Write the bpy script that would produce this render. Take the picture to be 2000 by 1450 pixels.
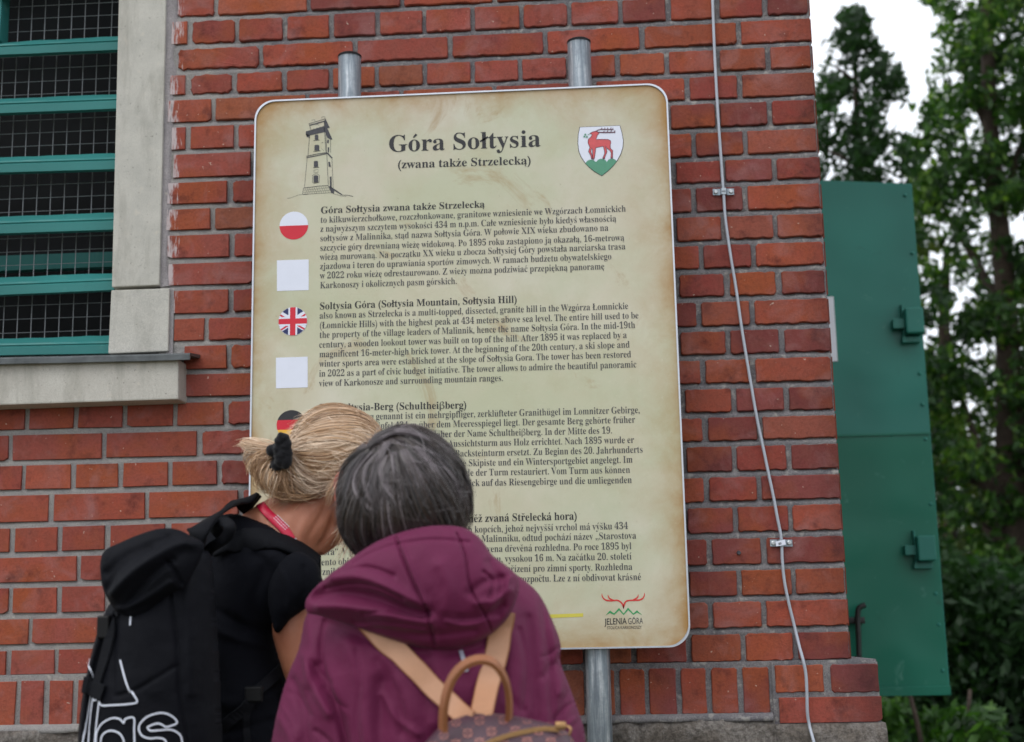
import bpy, bmesh, math, random
import numpy as np
from mathutils import Vector, Matrix
from mathutils.bvhtree import BVHTree
from mathutils.geometry import tessellate_polygon
RAD = math.radians
random.seed(7); RNG = np.random.default_rng(7)
scene = bpy.context.scene
for o in list(bpy.data.objects): bpy.data.objects.remove(o)

# ------------------------------------------------------------------ camera
FPX, CAMPOS = 2700.0, np.array([0.0, -3.5, 1.35])
YAW, PITCH, ROLL = 0.0619, 0.18578, -0.0200
_f = np.array([-math.sin(YAW)*math.cos(PITCH), math.cos(YAW)*math.cos(PITCH), math.sin(PITCH)])
_r0 = np.array([math.cos(YAW), math.sin(YAW), 0.0]); _u0 = np.cross(_r0, _f)
_r = _r0*math.cos(ROLL)+_u0*math.sin(ROLL); _u = np.cross(_r, _f)
cd = bpy.data.cameras.new('camera'); cam = bpy.data.objects.new('camera', cd); scene.collection.objects.link(cam)
cam.matrix_world = Matrix(((_r[0], _u[0], -_f[0], CAMPOS[0]), (_r[1], _u[1], -_f[1], CAMPOS[1]), (_r[2], _u[2], -_f[2], CAMPOS[2]), (0, 0, 0, 1)))
cd.sensor_width = 36.0; cd.lens = FPX/2000*36.0; cd.clip_start = 0.05; cd.clip_end = 400
cd.dof.use_dof = True; cd.dof.focus_distance = 3.10; cd.dof.aperture_fstop = 3.7; cd.dof.aperture_blades = 9
scene.camera = cam

def at(px, py, Y):
    """the point of the vertical plane y=Y seen at photo pixel (px,py)"""
    d = _f+(px-1000)/FPX*_r-(py-725)/FPX*_u
    return CAMPOS+(Y-CAMPOS[1])/d[1]*d
def proj(P):
    v = np.asarray(P, float)-CAMPOS; z = v@_f
    return np.stack([1000+FPX*(v@_r)/z, 725-FPX*(v@_u)/z], -1)

# ------------------------------------------------------------------ world, sun, exposure
SUN_EL, SUN_AZ = RAD(52), RAD(205)
w = bpy.data.worlds.new('World'); scene.world = w; w.use_nodes = True
nt = w.node_tree; bg = nt.nodes['Background']
sky = nt.nodes.new('ShaderNodeTexSky'); sky.sky_type = 'NISHITA'; sky.sun_disc = False
sky.sun_elevation = SUN_EL; sky.sun_rotation = SUN_AZ
mx = nt.nodes.new('ShaderNodeMixRGB'); mx.inputs[0].default_value = 0.88
mx.inputs[2].default_value = (11.2, 11.6, 12.2, 1)
nt.links.new(sky.outputs[0], mx.inputs[1]); nt.links.new(mx.outputs[0], bg.inputs[0]); bg.inputs[1].default_value = 0.122
sl = bpy.data.lights.new('sun', 'SUN'); sl.energy = 0.9; sl.angle = RAD(28); sl.color = (1, .97, .93)
so = bpy.data.objects.new('sun', sl); scene.collection.objects.link(so)
sd = Vector((-.42, -.62, 1.0)).normalized()
so.rotation_euler = sd.to_track_quat('Z', 'Y').to_euler(); so.location = (0, -6, 8)
sky.sun_elevation = math.asin(sd.z); sky.sun_rotation = math.atan2(sd.x, sd.y)
vs = scene.view_settings; vs.view_transform = 'Standard'; vs.look = 'None'; vs.exposure = 0.0; vs.gamma = 1.0; vs.use_curve_mapping = False

# ------------------------------------------------------------------ materials
MATS = {}
def srgb(r, g, b):
    f = lambda c: ((c/255)/12.92 if c/255 <= .04045 else ((c/255+.055)/1.055)**2.4)
    return (f(r), f(g), f(b))
def newmat(name):
    m = bpy.data.materials.new(name); m.use_nodes = True
    n = m.node_tree; b = n.nodes['Principled BSDF']; MATS[name] = m
    return m, n, b
def N(n, t, **k):
    x = n.nodes.new(t)
    for a, v in k.items(): setattr(x, a, v)
    return x
def noise(n, scale, detail=4, rough=.6, vec=None, dist=0):
    t = N(n, 'ShaderNodeTexNoise'); t.inputs['Scale'].default_value = scale; t.inputs['Detail'].default_value = detail
    t.inputs['Roughness'].default_value = rough; t.inputs['Distortion'].default_value = dist
    if vec is not None: n.links.new(vec, t.inputs['Vector'])
    return t
def ramp(n, fac, stops):
    r = N(n, 'ShaderNodeValToRGB'); n.links.new(fac, r.inputs[0])
    e = r.color_ramp.elements
    while len(e) < len(stops): e.new(.5)
    for i, (p, c) in enumerate(stops):
        e[i].position = p; e[i].color = (*c, 1) if len(c) == 3 else c
    return r.outputs[0]
def mixc(n, fac, a, b, mode='MIX'):
    x = N(n, 'ShaderNodeMixRGB', blend_type=mode)
    for i, v in ((0, fac), (1, a), (2, b)):
        if hasattr(v, 'is_linked'): n.links.new(v, x.inputs[i])
        elif i == 0: x.inputs[0].default_value = v
        else: x.inputs[i].default_value = (*v, 1) if len(v) == 3 else v
    return x.outputs[0]
def mth(n, op, a, b=None, c=None, clamp=False):
    x = N(n, 'ShaderNodeMath', operation=op); x.use_clamp = clamp
    for i, v in enumerate((a, b, c)):
        if v is None: continue
        if hasattr(v, 'is_linked'): n.links.new(v, x.inputs[i])
        else: x.inputs[i].default_value = v
    return x.outputs[0]
def pos(n):
    return N(n, 'ShaderNodeNewGeometry').outputs['Position']
def bump(n, b, h, dist, strength=1.0):
    x = N(n, 'ShaderNodeBump'); x.inputs['Distance'].default_value = dist; x.inputs['Strength'].default_value = strength
    n.links.new(h, x.inputs['Height']); n.links.new(x.outputs[0], b.inputs['Normal'])
def simple(name, col, rough=.6, metal=0, var=.15, vscale=30, bscale=None, bdist=.001, spec=.5, sheen=0, stretch=None):
    m, n, b = newmat(name); p = pos(n)
    if stretch:
        mp = N(n, 'ShaderNodeMapping'); mp.inputs['Scale'].default_value = stretch; n.links.new(p, mp.inputs[0]); p = mp.outputs[0]
    t = noise(n, vscale, 5, .6, p)
    lo = tuple(c*(1-var) for c in col); hi = tuple(min(1, c*(1+var)) for c in col)
    n.links.new(ramp(n, t.outputs[0], [(.3, lo), (.7, hi)]), b.inputs['Base Color'])
    b.inputs['Roughness'].default_value = rough; b.inputs['Metallic'].default_value = metal
    b.inputs['Specular IOR Level'].default_value = spec
    if sheen: b.inputs['Sheen Weight'].default_value = sheen; b.inputs['Sheen Roughness'].default_value = .6
    if bscale:
        t2 = noise(n, bscale, 4, .65, p); bump(n, b, t2.outputs[0], bdist)
    return m
def sep(n, v):
    s = N(n, 'ShaderNodeSeparateXYZ'); n.links.new(v, s.inputs[0]); return s.outputs

# brick: the brick's own fired colour comes from the object's colour
def brick_mat():
    m, n, b = newmat('brick'); p = pos(n)
    oi = N(n, 'ShaderNodeObjectInfo')
    t1 = noise(n, 22, 5, .65, p); t2 = noise(n, 160, 4, .7, p); t3 = noise(n, 7, 3, .5, p)
    c = mixc(n, mth(n, 'MULTIPLY', t1.outputs[0], .9), oi.outputs['Color'], (.19, .075, .058), 'MIX')
    c = mixc(n, ramp(n, t3.outputs[0], [(.48, (0, 0, 0)), (.68, (.65, .65, .65))]), c, srgb(152, 80, 46))
    c = mixc(n, ramp(n, t2.outputs[0], [(.42, (0, 0, 0)), (.75, (.4, .4, .4))]), c, srgb(96, 48, 40))
    # pale lime bloom, sparse small specks and soot
    sp = noise(n, 95, 2, .5, p)
    c = mixc(n, ramp(n, sp.outputs[0], [(.745, (0, 0, 0)), (.77, (.6, .6, .6))]), c, srgb(205, 190, 175))
    bl = noise(n, 9, 4, .6, p, .6)
    c = mixc(n, ramp(n, bl.outputs[0], [(.52, (0, 0, 0)), (.72, (.36, .36, .36))]), c, srgb(158, 122, 122))
    dk = noise(n, 13, 5, .7, p)
    c = mixc(n, ramp(n, dk.outputs[0], [(.54, (0, 0, 0)), (.74, (.7, .7, .7))]), c, srgb(66, 36, 36))
    sx_ = sep(n, p); soot = mth(n, 'MULTIPLY', mth(n, 'SUBTRACT', mth(n, 'ADD', sx_[0], mth(n, 'MULTIPLY', dk.outputs[0], .12)), .585), 9.0, clamp=True)
    c = mixc(n, mth(n, 'MULTIPLY', soot, .55), c, srgb(58, 40, 42))
    # lime wash smeared from the stone frame over the ends of the nearest bricks
    s = sep(n, p); mp = N(n, 'ShaderNodeMapping'); mp.inputs['Scale'].default_value = (90, 90, 14); n.links.new(p, mp.inputs[0])
    sm = noise(n, 1.0, 5, .7, mp.outputs[0])
    edge = mth(n, 'MULTIPLY', mth(n, 'SUBTRACT', -1.098, s[0]), 26.0, clamp=True)
    up = mth(n, 'GREATER_THAN', s[2], 1.97)
    f = mth(n, 'MULTIPLY', mth(n, 'MULTIPLY', mth(n, 'SUBTRACT', mth(n, 'ADD', sm.outputs[0], mth(n, 'MULTIPLY', edge, .28)), .60), 9.0, clamp=True), mth(n, 'MULTIPLY', up, mth(n, 'GREATER_THAN', edge, .001)))
    c = mixc(n, mth(n, 'MULTIPLY', f, .8), c, srgb(195, 188, 190))
    n.links.new(c, b.inputs['Base Color']); b.inputs['Roughness'].default_value = .85; b.inputs['Specular IOR Level'].default_value = .12
    h = mth(n, 'ADD', mth(n, 'MULTIPLY', t2.outputs[0], .7), mth(n, 'MULTIPLY', t1.outputs[0], .9))
    bump(n, b, h, .0022)
    return m
M_brick = brick_mat()
def mortar_mat(name, a, bcol, dark, scale=420, bd=.0035):
    m, n, b = newmat(name); p = pos(n)
    t = noise(n, scale, 4, .8, p); t2 = noise(n, 12, 5, .65, p); t3 = noise(n, 45, 4, .6, p)
    c = mixc(n, ramp(n, t2.outputs[0], [(.35, (0, 0, 0)), (.66, (1, 1, 1))]), a, bcol)
    c = mixc(n, ramp(n, t.outputs[0], [(.3, (.85, .85, .85)), (.55, (0, 0, 0))]), c, dark)
    c = mixc(n, ramp(n, t3.outputs[0], [(.62, (0, 0, 0)), (.72, (.5, .5, .5))]), c, srgb(205, 198, 185))
    if name == 'mortar':
        s = sep(n, p); wob = noise(n, 5, 4, .6, p)
        old = mth(n, 'MULTIPLY', mth(n, 'ADD', mth(n, 'ADD', s[0], .98), mth(n, 'MULTIPLY', mth(n, 'SUBTRACT', wob.outputs[0], .5), .5)), 7.0, clamp=True)
        c2 = mixc(n, ramp(n, t2.outputs[0], [(.35, (0, 0, 0)), (.66, (1, 1, 1))]), srgb(156, 152, 152), srgb(124, 122, 128))
        c2 = mixc(n, ramp(n, t.outputs[0], [(.34, (.9, .9, .9)), (.6, (0, 0, 0))]), c2, srgb(76, 74, 78))
        c2 = mixc(n, ramp(n, t3.outputs[0], [(.56, (0, 0, 0)), (.68, (.8, .8, .8))]), c2, srgb(176, 172, 166))
        c = mixc(n, mth(n, 'MULTIPLY', old, .9), c, c2)
    if 'stone' in name:
        mp = N(n, 'ShaderNodeMapping'); mp.inputs['Scale'].default_value = (16, 16, 3.5); n.links.new(p, mp.inputs[0]); st = noise(n, 1.0, 6, .7, mp.outputs[0], .4)
        c = mixc(n, ramp(n, st.outputs[0], [(.48, (0, 0, 0)), (.72, (.6, .6, .6))]), c, srgb(140, 136, 126)); pit = noise(n, 150, 3, .6, p)
        c = mixc(n, ramp(n, pit.outputs[0], [(.66, (0, 0, 0)), (.72, (.7, .7, .7))]), c, srgb(104, 100, 94))
    n.links.new(c, b.inputs['Base Color']); b.inputs['Roughness'].default_value = .95; b.inputs['Specular IOR Level'].default_value = .1
    bump(n, b, mth(n, 'ADD', t.outputs[0], t3.outputs[0]), bd)
    return m
M_mortar = mortar_mat('mortar', srgb(178, 174, 169), srgb(156, 153, 154), srgb(104, 101, 100))
M_stone = mortar_mat('frame_stone', srgb(206, 203, 194), srgb(190, 188, 180), srgb(140, 138, 134), 600, .0009)
M_sill = mortar_mat('sill_stone', srgb(200, 197, 189), srgb(190, 186, 178), srgb(165, 160, 150), 500, .0006)
def fstone():
    m, n, b = newmat('field_stone'); p = pos(n)
    t = noise(n, 14, 8, .72, p, .4); t2 = noise(n, 90, 6, .75, p); t3 = noise(n, 4, 3, .5, p)
    c = ramp(n, t.outputs[0], [(.25, srgb(74, 68, 64)), (.45, srgb(128, 119, 110)), (.6, srgb(150, 144, 138)), (.8, srgb(118, 98, 82))])
    c = mixc(n, ramp(n, t2.outputs[0], [(.4, (.7, .7, .7)), (.6, (0, 0, 0))]), c, srgb(72, 66, 62))
    n.links.new(c, b.inputs['Base Color']); b.inputs['Roughness'].default_value = .95
    bump(n, b, mth(n, 'ADD', t.outputs[0], mth(n, 'MULTIPLY', t2.outputs[0], .5)), .018)
    return m
M_field = fstone()
M_zinc = simple('zinc_flashing', srgb(96, 100, 102), .5, .55, .3, 25, 60, .0006)
M_galv = None
def galv():
    m, n, b = newmat('galvanised_steel'); p = pos(n)
    mp = N(n, 'ShaderNodeMapping'); mp.inputs['Scale'].default_value = (120, 120, 7); n.links.new(p, mp.inputs[0])
    t = noise(n, 1.0, 6, .7, mp.outputs[0]); t2 = noise(n, 38, 5, .7, p)
    c = ramp(n, t.outputs[0], [(.3, srgb(112, 122, 132)), (.52, srgb(150, 160, 168)), (.68, srgb(205, 210, 214))])
    c = mixc(n, ramp(n, t2.outputs[0], [(.45, (0, 0, 0)), (.7, (.6, .6, .6))]), c, srgb(120, 128, 136))
    n.links.new(c, b.inputs['Base Color']); b.inputs['Metallic'].default_value = .65
    n.links.new(mth(n, 'ADD', mth(n, 'MULTIPLY', t2.outputs[0], .35), .28), b.inputs['Roughness'])
    bump(n, b, t2.outputs[0], .0006)
    return m
M_galv = galv()
M_alu = simple('brushed_aluminium', srgb(196, 200, 208), .38, .85, .05, 40, 90, .0003)
M_cable = simple('grey_cable_sheath', srgb(168, 174, 184), .38, .15, .06, 30)
M_screw = simple('bright_screw', srgb(175, 178, 180), .3, .9, .1, 200)
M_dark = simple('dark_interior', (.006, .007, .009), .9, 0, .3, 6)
def green(name, col, rough, dents):
    m, n, b = newmat(name); p = pos(n)
    t = noise(n, 2.6, 1.5, .4, p); t2 = noise(n, 30, 5, .7, p)
    lo = tuple(c*.82 for c in col); hi = tuple(c*1.15 for c in col)
    c = ramp(n, t.outputs[0], [(.3, lo), (.7, hi)])
    c = mixc(n, ramp(n, t2.outputs[0], [(.66, (0, 0, 0)), (.8, (.25, .25, .25))]), c, srgb(130, 165, 155))
    t9 = noise(n, 6.5, 6, .7, p, 1.2); c = mixc(n, ramp(n, t9.outputs[0], [(.62, (0, 0, 0)), (.74, (.45, .45, .45))]), c, srgb(110, 158, 146)); c = mixc(n, ramp(n, t9.outputs[0], [(.26, (.35, .35, .35)), (.36, (0, 0, 0))]), c, srgb(10, 52, 44))
    n.links.new(c, b.inputs['Base Color']); b.inputs['Roughness'].default_value = rough
    b.inputs['Specular IOR Level'].default_value = .3
    bump(n, b, mth(n, 'ADD', t.outputs[0], mth(n, 'MULTIPLY', t2.outputs[0], .008)), dents)
    return m
M_slat = green('teal_slat_paint', srgb(50, 120, 117), .42, .004)
M_door = green('sky_lit_door_paint', srgb(32, 112, 100), .36, .030)  # lighter tone carries the upper sheet's sky reflection in its colour
M_door2 = green('shaded_door_paint', srgb(6, 100, 80), .36, .030)  # darker copy for the lower sheet: missing sky reflection painted into the colour
M_ink = simple('black_print', (.018, .018, .022), .55, 0, .2, 300)
M_ink2 = simple('soft_ink', (.05, .05, .06), .6, 0, .3, 300)
M_white = simple('white_print', srgb(222, 226, 240), .5, 0, .02)
M_red = simple('red_print', srgb(205, 22, 48), .5, 0, .05)
M_blue = simple('navy_print', srgb(24, 36, 92), .5, 0, .05)
M_gold = simple('yellow_print', srgb(235, 180, 60), .5, 0, .05)
M_stag = simple('crest_red_print', srgb(205, 84, 88), .5, 0, .08, 120)
M_stagd = simple('crest_outline_print', srgb(92, 40, 62), .5, 0, .08, 120)
M_hill = simple('crest_green_print', srgb(82, 146, 118), .5, 0, .05, 90)
M_lred = simple('logo_red_print', srgb(205, 52, 48), .5, 0, .05)
M_lgreen = simple('logo_green_print', srgb(40, 150, 88), .5, 0, .05)
M_ybar = simple('yellow_bar_print', srgb(208, 196, 78), .5, 0, .05)
M_skin = None
def skin():
    m, n, b = newmat('tanned_skin'); p = pos(n)
    t = noise(n, 16, 4, .6, p); t2 = noise(n, 220, 4, .7, p)
    c = ramp(n, t.outputs[0], [(.3, srgb(160, 98, 72)), (.7, srgb(182, 120, 92))])
    n.links.new(c, b.inputs['Base Color']); b.inputs['Roughness'].default_value = .5
    b.inputs['Subsurface Weight'].default_value = .12; b.inputs['Subsurface Radius'].default_value = (.02, .008, .004); b.inputs['Subsurface Scale'].default_value = .3
    bump(n, b, t2.outputs[0], .0006)
    return m
M_skin = skin()
def fabric(name, col, rough, sheen, weave=900, bd=.0004, var=.12):
    dark_ = max(col) < .02
    m, n, b = newmat(name); p = pos(n)
    t = noise(n, 6, 4, .6, p); t2 = noise(n, weave, 2, .6, p); t3 = noise(n, 28, 4, .55, p, .3)
    lo = tuple(c*(1-var) for c in col); hi = tuple(c*(1+var) for c in col)
    n.links.new(ramp(n, t.outputs[0], [(.3, lo), (.7, hi)]), b.inputs['Base Color'])
    b.inputs['Roughness'].default_value = rough; b.inputs['Sheen Weight'].default_value = sheen; b.inputs['Sheen Roughness'].default_value = .5
    b.inputs['Specular IOR Level'].default_value = .10 if dark_ else .22
    bump(n, b, mth(n, 'ADD', mth(n, 'MULTIPLY', t2.outputs[0], .35), mth(n, 'MULTIPLY', t3.outputs[0], 3.0)), bd)
    return m
M_jacket = fabric('plum_softshell', srgb(98, 26, 64), .62, .05, 900, .0009)
M_tee = fabric('black_cotton', (.0045, .005, .008), .85, .0, 1200, .0012)
M_pack = fabric('black_pack_cloth', (.005, .0055, .0085), .62, .0, 1500, .0010)
M_strapb = fabric('black_webbing', (.007, .0075, .010), .7, .0, 2000, .0006)
M_tan = simple('tan_leather', srgb(188, 140, 108), .5, 0, .06, 30, 260, .0004)
M_tan2 = simple('brown_leather_edge', srgb(146, 92, 58), .5, 0, .1, 30, 260, .0004)
M_bag = simple('dark_coated_canvas', srgb(78, 54, 64), .45, 0, .12, 40, 500, .0004)
M_motif = simple('rosy_motif_print', srgb(178, 118, 108), .5, 0, .1, 200)
M_motif2 = simple('rosy_line_print', srgb(140, 88, 84), .5, 0, .1, 200)
M_brass = simple('brass_zip', srgb(176, 138, 96), .35, .9, .15, 300, 500, .0003)
M_lany = simple('crimson_ribbon', srgb(198, 20, 62), .45, 0, .06, 60)
M_scr = fabric('black_scrunchie', (.01, .01, .012), .8, .15, 700, .0025)
M_jean = fabric('blue_denim', srgb(52, 62, 88), .85, .05)
M_shoe = simple('white_shoe', srgb(190, 190, 188), .6)
M_buckle = simple('black_plastic', (.008, .008, .009), .4, spec=.2)
M_refl = simple('grey_reflective_tab', srgb(150, 150, 165), .4)
M_paper = simple('white_paper', srgb(214, 220, 228), .7, 0, .04, 12)
M_iron = simple('black_iron', (.018, .02, .02), .5, .3, .3, 60)
def hairmat(name, rough):
    m, n, b = newmat(name)
    a = N(n, 'ShaderNodeAttribute', attribute_name='Col')
    n.links.new(a.outputs['Color'], b.inputs['Base Color']); b.inputs['Roughness'].default_value = rough
    b.inputs['Specular IOR Level'].default_value = .45
    b.inputs['Sheen Weight'].default_value = .12
    return m
M_hair = hairmat('hair', .33)
def leafmat(name, trans):
    m, n, b = newmat(name)
    a = N(n, 'ShaderNodeAttribute', attribute_name='Col')
    n.links.new(a.outputs['Color'], b.inputs['Base Color']); b.inputs['Roughness'].default_value = .5
    b.inputs['Specular IOR Level'].default_value = .35
    tr = N(n, 'ShaderNodeBsdfTranslucent'); n.links.new(mixc(n, 1.0, a.outputs['Color'], (1.6, 1.9, .6), 'MULTIPLY'), tr.inputs[0])
    ms = N(n, 'ShaderNodeMixShader'); ms.inputs[0].default_value = trans
    out = n.nodes['Material Output']; n.links.new(b.outputs[0], ms.inputs[1]); n.links.new(tr.outputs[0], ms.inputs[2]); n.links.new(ms.outputs[0], out.inputs[0])
    return m
M_leaf = leafmat('leaf', .35)
M_bark = simple('bark', srgb(70, 58, 50), .9, 0, .35, 12, 30, .02)
def groundmat():
    m, n, b = newmat('trodden_grass'); p = pos(n)
    t = noise(n, 1.3, 6, .65, p); t2 = noise(n, 40, 5, .7, p)
    c = ramp(n, t.outputs[0], [(.35, srgb(96, 104, 66)), (.55, srgb(120, 112, 92)), (.7, srgb(140, 134, 122))])
    c = mixc(n, ramp(n, t2.outputs[0], [(.4, (.5, .5, .5)), (.6, (0, 0, 0))]), c, srgb(70, 76, 44))
    n.links.new(c, b.inputs['Base Color']); b.inputs['Roughness'].default_value = .95; bump(n, b, t2.outputs[0], .03)
    return m
M_ground = groundmat()

# ------------------------------------------------------------------ object helpers
COL = scene.collection
def tag(o, label=None, cat=None, group=None, kind=None):
    if label: o['label'] = label
    if cat: o['category'] = cat
    if group: o['group'] = group
    if kind: o['kind'] = kind
    return o
def empty(name, loc, label, cat, group=None, parent=None):
    o = bpy.data.objects.new(name, None); COL.objects.link(o); o.location = loc; o.empty_display_size = .1
    if label: tag(o, label, cat, group)
    if parent: o.parent = parent
    bpy.context.view_layer.update(); return o
def wloc(o):
    v = Vector((0, 0, 0))
    while o is not None: v += o.location; o = o.parent
    return np.array(v)
def mesh(name, V, F, mat, parent=None, smooth=False, origin=None, cols=None):
    """V in world coordinates"""
    V = np.asarray(V, float)
    base = wloc(parent) if parent is not None else np.zeros(3)
    org = np.asarray(origin, float) if origin is not None else (base if parent is not None else np.zeros(3))
    me = bpy.data.meshes.new(name)
    me.from_pydata([tuple(v) for v in (V-org)], [], [tuple(int(i) for i in f) for f in F])
    if cols is not None:
        ca = me.color_attributes.new('Col', 'FLOAT_COLOR', 'POINT')
        c4 = np.ones((len(V), 4)); c4[:, :3] = cols; ca.data.foreach_set('color', c4.ravel())
    mats = mat if isinstance(mat, (list, tuple)) else [mat]
    for m in mats: me.materials.append(m)
    if smooth: me.polygons.foreach_set('use_smooth', [True]*len(me.polygons))
    me.update()
    o = bpy.data.objects.new(name, me); COL.objects.link(o)
    if parent is not None: o.parent = parent
    o.location = tuple(org-base)
    return o
class MB:
    def __init__(s): s.V = []; s.F = []
    def add(s, V, F):
        n = len(s.V); s.V += [tuple(v) for v in V]; s.F += [tuple(i+n for i in f) for f in F]
    def box(s, x0, x1, y0, y1, z0, z1, bev=0):
        if bev <= 0:
            s.add([(x0, y0, z0), (x1, y0, z0), (x1, y1, z0), (x0, y1, z0), (x0, y0, z1), (x1, y0, z1), (x1, y1, z1), (x0, y1, z1)],
                  [(0, 3, 2, 1), (4, 5, 6, 7), (0, 1, 5, 4), (1, 2, 6, 5), (2, 3, 7, 6), (3, 0, 4, 7)]); return
        bm = bmesh.new(); bmesh.ops.create_cube(bm, size=1)
        for v in bm.verts: v.co = Vector(((x0+x1)/2+v.co.x*(x1-x0), (y0+y1)/2+v.co.y*(y1-y0), (z0+z1)/2+v.co.z*(z1-z0)))
        bmesh.ops.bevel(bm, geom=bm.edges[:], offset=bev, segments=2, affect='EDGES', profile=.5)
        bm.verts.index_update(); s.add([v.co[:] for v in bm.verts], [[v.index for v in f.verts] for f in bm.faces]); bm.free()
    def tube(s, P, R, seg=10, cap=True):
        P = [Vector(p) for p in P]; R = R if hasattr(R, '__len__') else [R]*len(P)
        V = []; F = []; prev = None
        for i, p in enumerate(P):
            t = (P[min(i+1, len(P)-1)]-P[max(i-1, 0)]).normalized()
            if prev is None: a = t.orthogonal().normalized()
            else: a = (prev-t*prev.dot(t)).normalized()
            prev = a; b = t.cross(a)
            r = R[i]; ra, rb = r if hasattr(r, '__len__') else (r, r)
            for k in range(seg):
                an = 2*math.pi*k/seg; V.append(p+a*math.cos(an)*ra+b*math.sin(an)*rb)
        for i in range(len(P)-1):
            for k in range(seg): F.append((i*seg+k, i*seg+(k+1) % seg, (i+1)*seg+(k+1) % seg, (i+1)*seg+k))
        if cap: F.append(tuple(range(seg))[::-1]); F.append(tuple(range((len(P)-1)*seg, len(P)*seg)))
        s.add([v[:] for v in V], F)
    def ell(s, c, r, rot=None, seg=24, rings=16):
        V = []; F = []
        for i in range(rings+1):
            th = math.pi*i/rings
            for k in range(seg):
                ph = 2*math.pi*k/seg
                v = Vector((r[0]*math.sin(th)*math.cos(ph), r[1]*math.sin(th)*math.sin(ph), r[2]*math.cos(th)))
                if rot is not None: v = rot @ v
                V.append((Vector(c)+v)[:])
        for i in range(rings):
            for k in range(seg): F.append((i*seg+k, (i+1)*seg+k, (i+1)*seg+(k+1) % seg, i*seg+(k+1) % seg))
        s.add(V, F)
    def loft(s, rings):
        """rings: (cx,cy,cz,rx,ry) horizontal ellipses"""
        seg = 28; V = []; F = []
        for cx, cy, cz, rx, ry in rings:
            for k in range(seg):
                a = 2*math.pi*k/seg; V.append((cx+rx*math.cos(a), cy+ry*math.sin(a), cz))
        n = len(rings)
        for i in range(n-1):
            for k in range(seg): F.append((i*seg+k, i*seg+(k+1) % seg, (i+1)*seg+(k+1) % seg, (i+1)*seg+k))
        F.append(tuple(range(seg))[::-1]); F.append(tuple(range((n-1)*seg, n*seg))); s.add(V, F)
    def build(s, name, mat, parent=None, smooth=False, origin=None):
        return mesh(name, s.V, s.F, mat, parent, smooth, origin)
def remesh(V, F, voxel, smooth_it=6):
    me = bpy.data.meshes.new('tmp'); me.from_pydata([tuple(v) for v in V], [], [tuple(f) for f in F]); me.update()
    o = bpy.data.objects.new('tmp', me); COL.objects.link(o)
    m = o.modifiers.new('r', 'REMESH'); m.mode = 'VOXEL'; m.voxel_size = voxel
    if smooth_it: s_ = o.modifiers.new('s', 'SMOOTH'); s_.iterations = smooth_it; s_.factor = .5
    dg = bpy.context.evaluated_depsgraph_get(); e = o.evaluated_get(dg); em = e.to_mesh()
    Vv = np.array([v.co[:] for v in em.vertices]); Ff = [tuple(p.vertices) for p in em.polygons]
    e.to_mesh_clear(); bpy.data.objects.remove(o); bpy.data.meshes.remove(me)
    return Vv, Ff
def normals(V, F):
    n = np.zeros_like(V); A = np.array([f[:3] for f in F])
    c = np.cross(V[A[:, 1]]-V[A[:, 0]], V[A[:, 2]]-V[A[:, 0]])
    for k in range(max(len(f) for f in F)):
        idx = np.array([f[k] if k < len(f) else f[0] for f in F]); np.add.at(n, idx, c)
    return n/(np.linalg.norm(n, axis=1, keepdims=True)+1e-12)
# smooth 3D value noise used for shapes
_G = RNG.random((32, 32, 32))*2-1
def vnoise(P, s):
    Q = np.asarray(P)*s; i = np.floor(Q).astype(int); f = Q-i; f = f*f*(3-2*f); r = 0
    for a in (0, 1):
        for b in (0, 1):
            for c in (0, 1):
                wgt = (f[..., 0] if a else 1-f[..., 0])*(f[..., 1] if b else 1-f[..., 1])*(f[..., 2] if c else 1-f[..., 2])
                r = r+wgt*_G[(i[..., 0]+a) % 32, (i[..., 1]+b) % 32, (i[..., 2]+c) % 32]
    return r
def seg_dist(X, Y, pts, closed=False):
    """distance and nearest point of points to a polyline"""
    best = np.full(X.shape, 1e9); nx = X.copy().astype(float); ny = Y.copy().astype(float)
    P = list(pts)+([pts[0]] if closed else [])
    for (x0, y0), (x1, y1) in zip(P[:-1], P[1:]):
        dx, dy = x1-x0, y1-y0; L = dx*dx+dy*dy+1e-9
        t = np.clip(((X-x0)*dx+(Y-y0)*dy)/L, 0, 1); qx = x0+t*dx; qy = y0+t*dy
        d = np.hypot(X-qx, Y-qy); m = d < best
        best = np.where(m, d, best); nx = np.where(m, qx, nx); ny = np.where(m, qy, ny)
    return best, nx, ny
def inside(X, Y, pts):
    r = np.zeros(X.shape, bool); n = len(pts)
    for i in range(n):
        x0, y0 = pts[i]; x1, y1 = pts[(i+1) % n]
        if y0 == y1: continue
        c = ((y0 > Y) != (y1 > Y)) & (X < (x1-x0)*(Y-y0)/(y1-y0)+x0); r ^= c
    return r
def catmull(P, n=6, closed=False):
    P = [np.array(p, float) for p in P]; out = []; m = len(P)
    rng = range(m if closed else m-1)
    for i in rng:
        p0 = P[(i-1) % m] if closed or i > 0 else P[i]; p1 = P[i]; p2 = P[(i+1) % m]; p3 = P[(i+2) % m] if closed or i+2 < m else P[(i+1) % m]
        for k in range(n):
            t = k/n; out.append(.5*((2*p1)+(-p0+p2)*t+(2*p0-5*p1+4*p2-p3)*t*t+(-p0+3*p1-3*p2+p3)*t**3))
    if not closed: out.append(P[-1])
    return out
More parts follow.
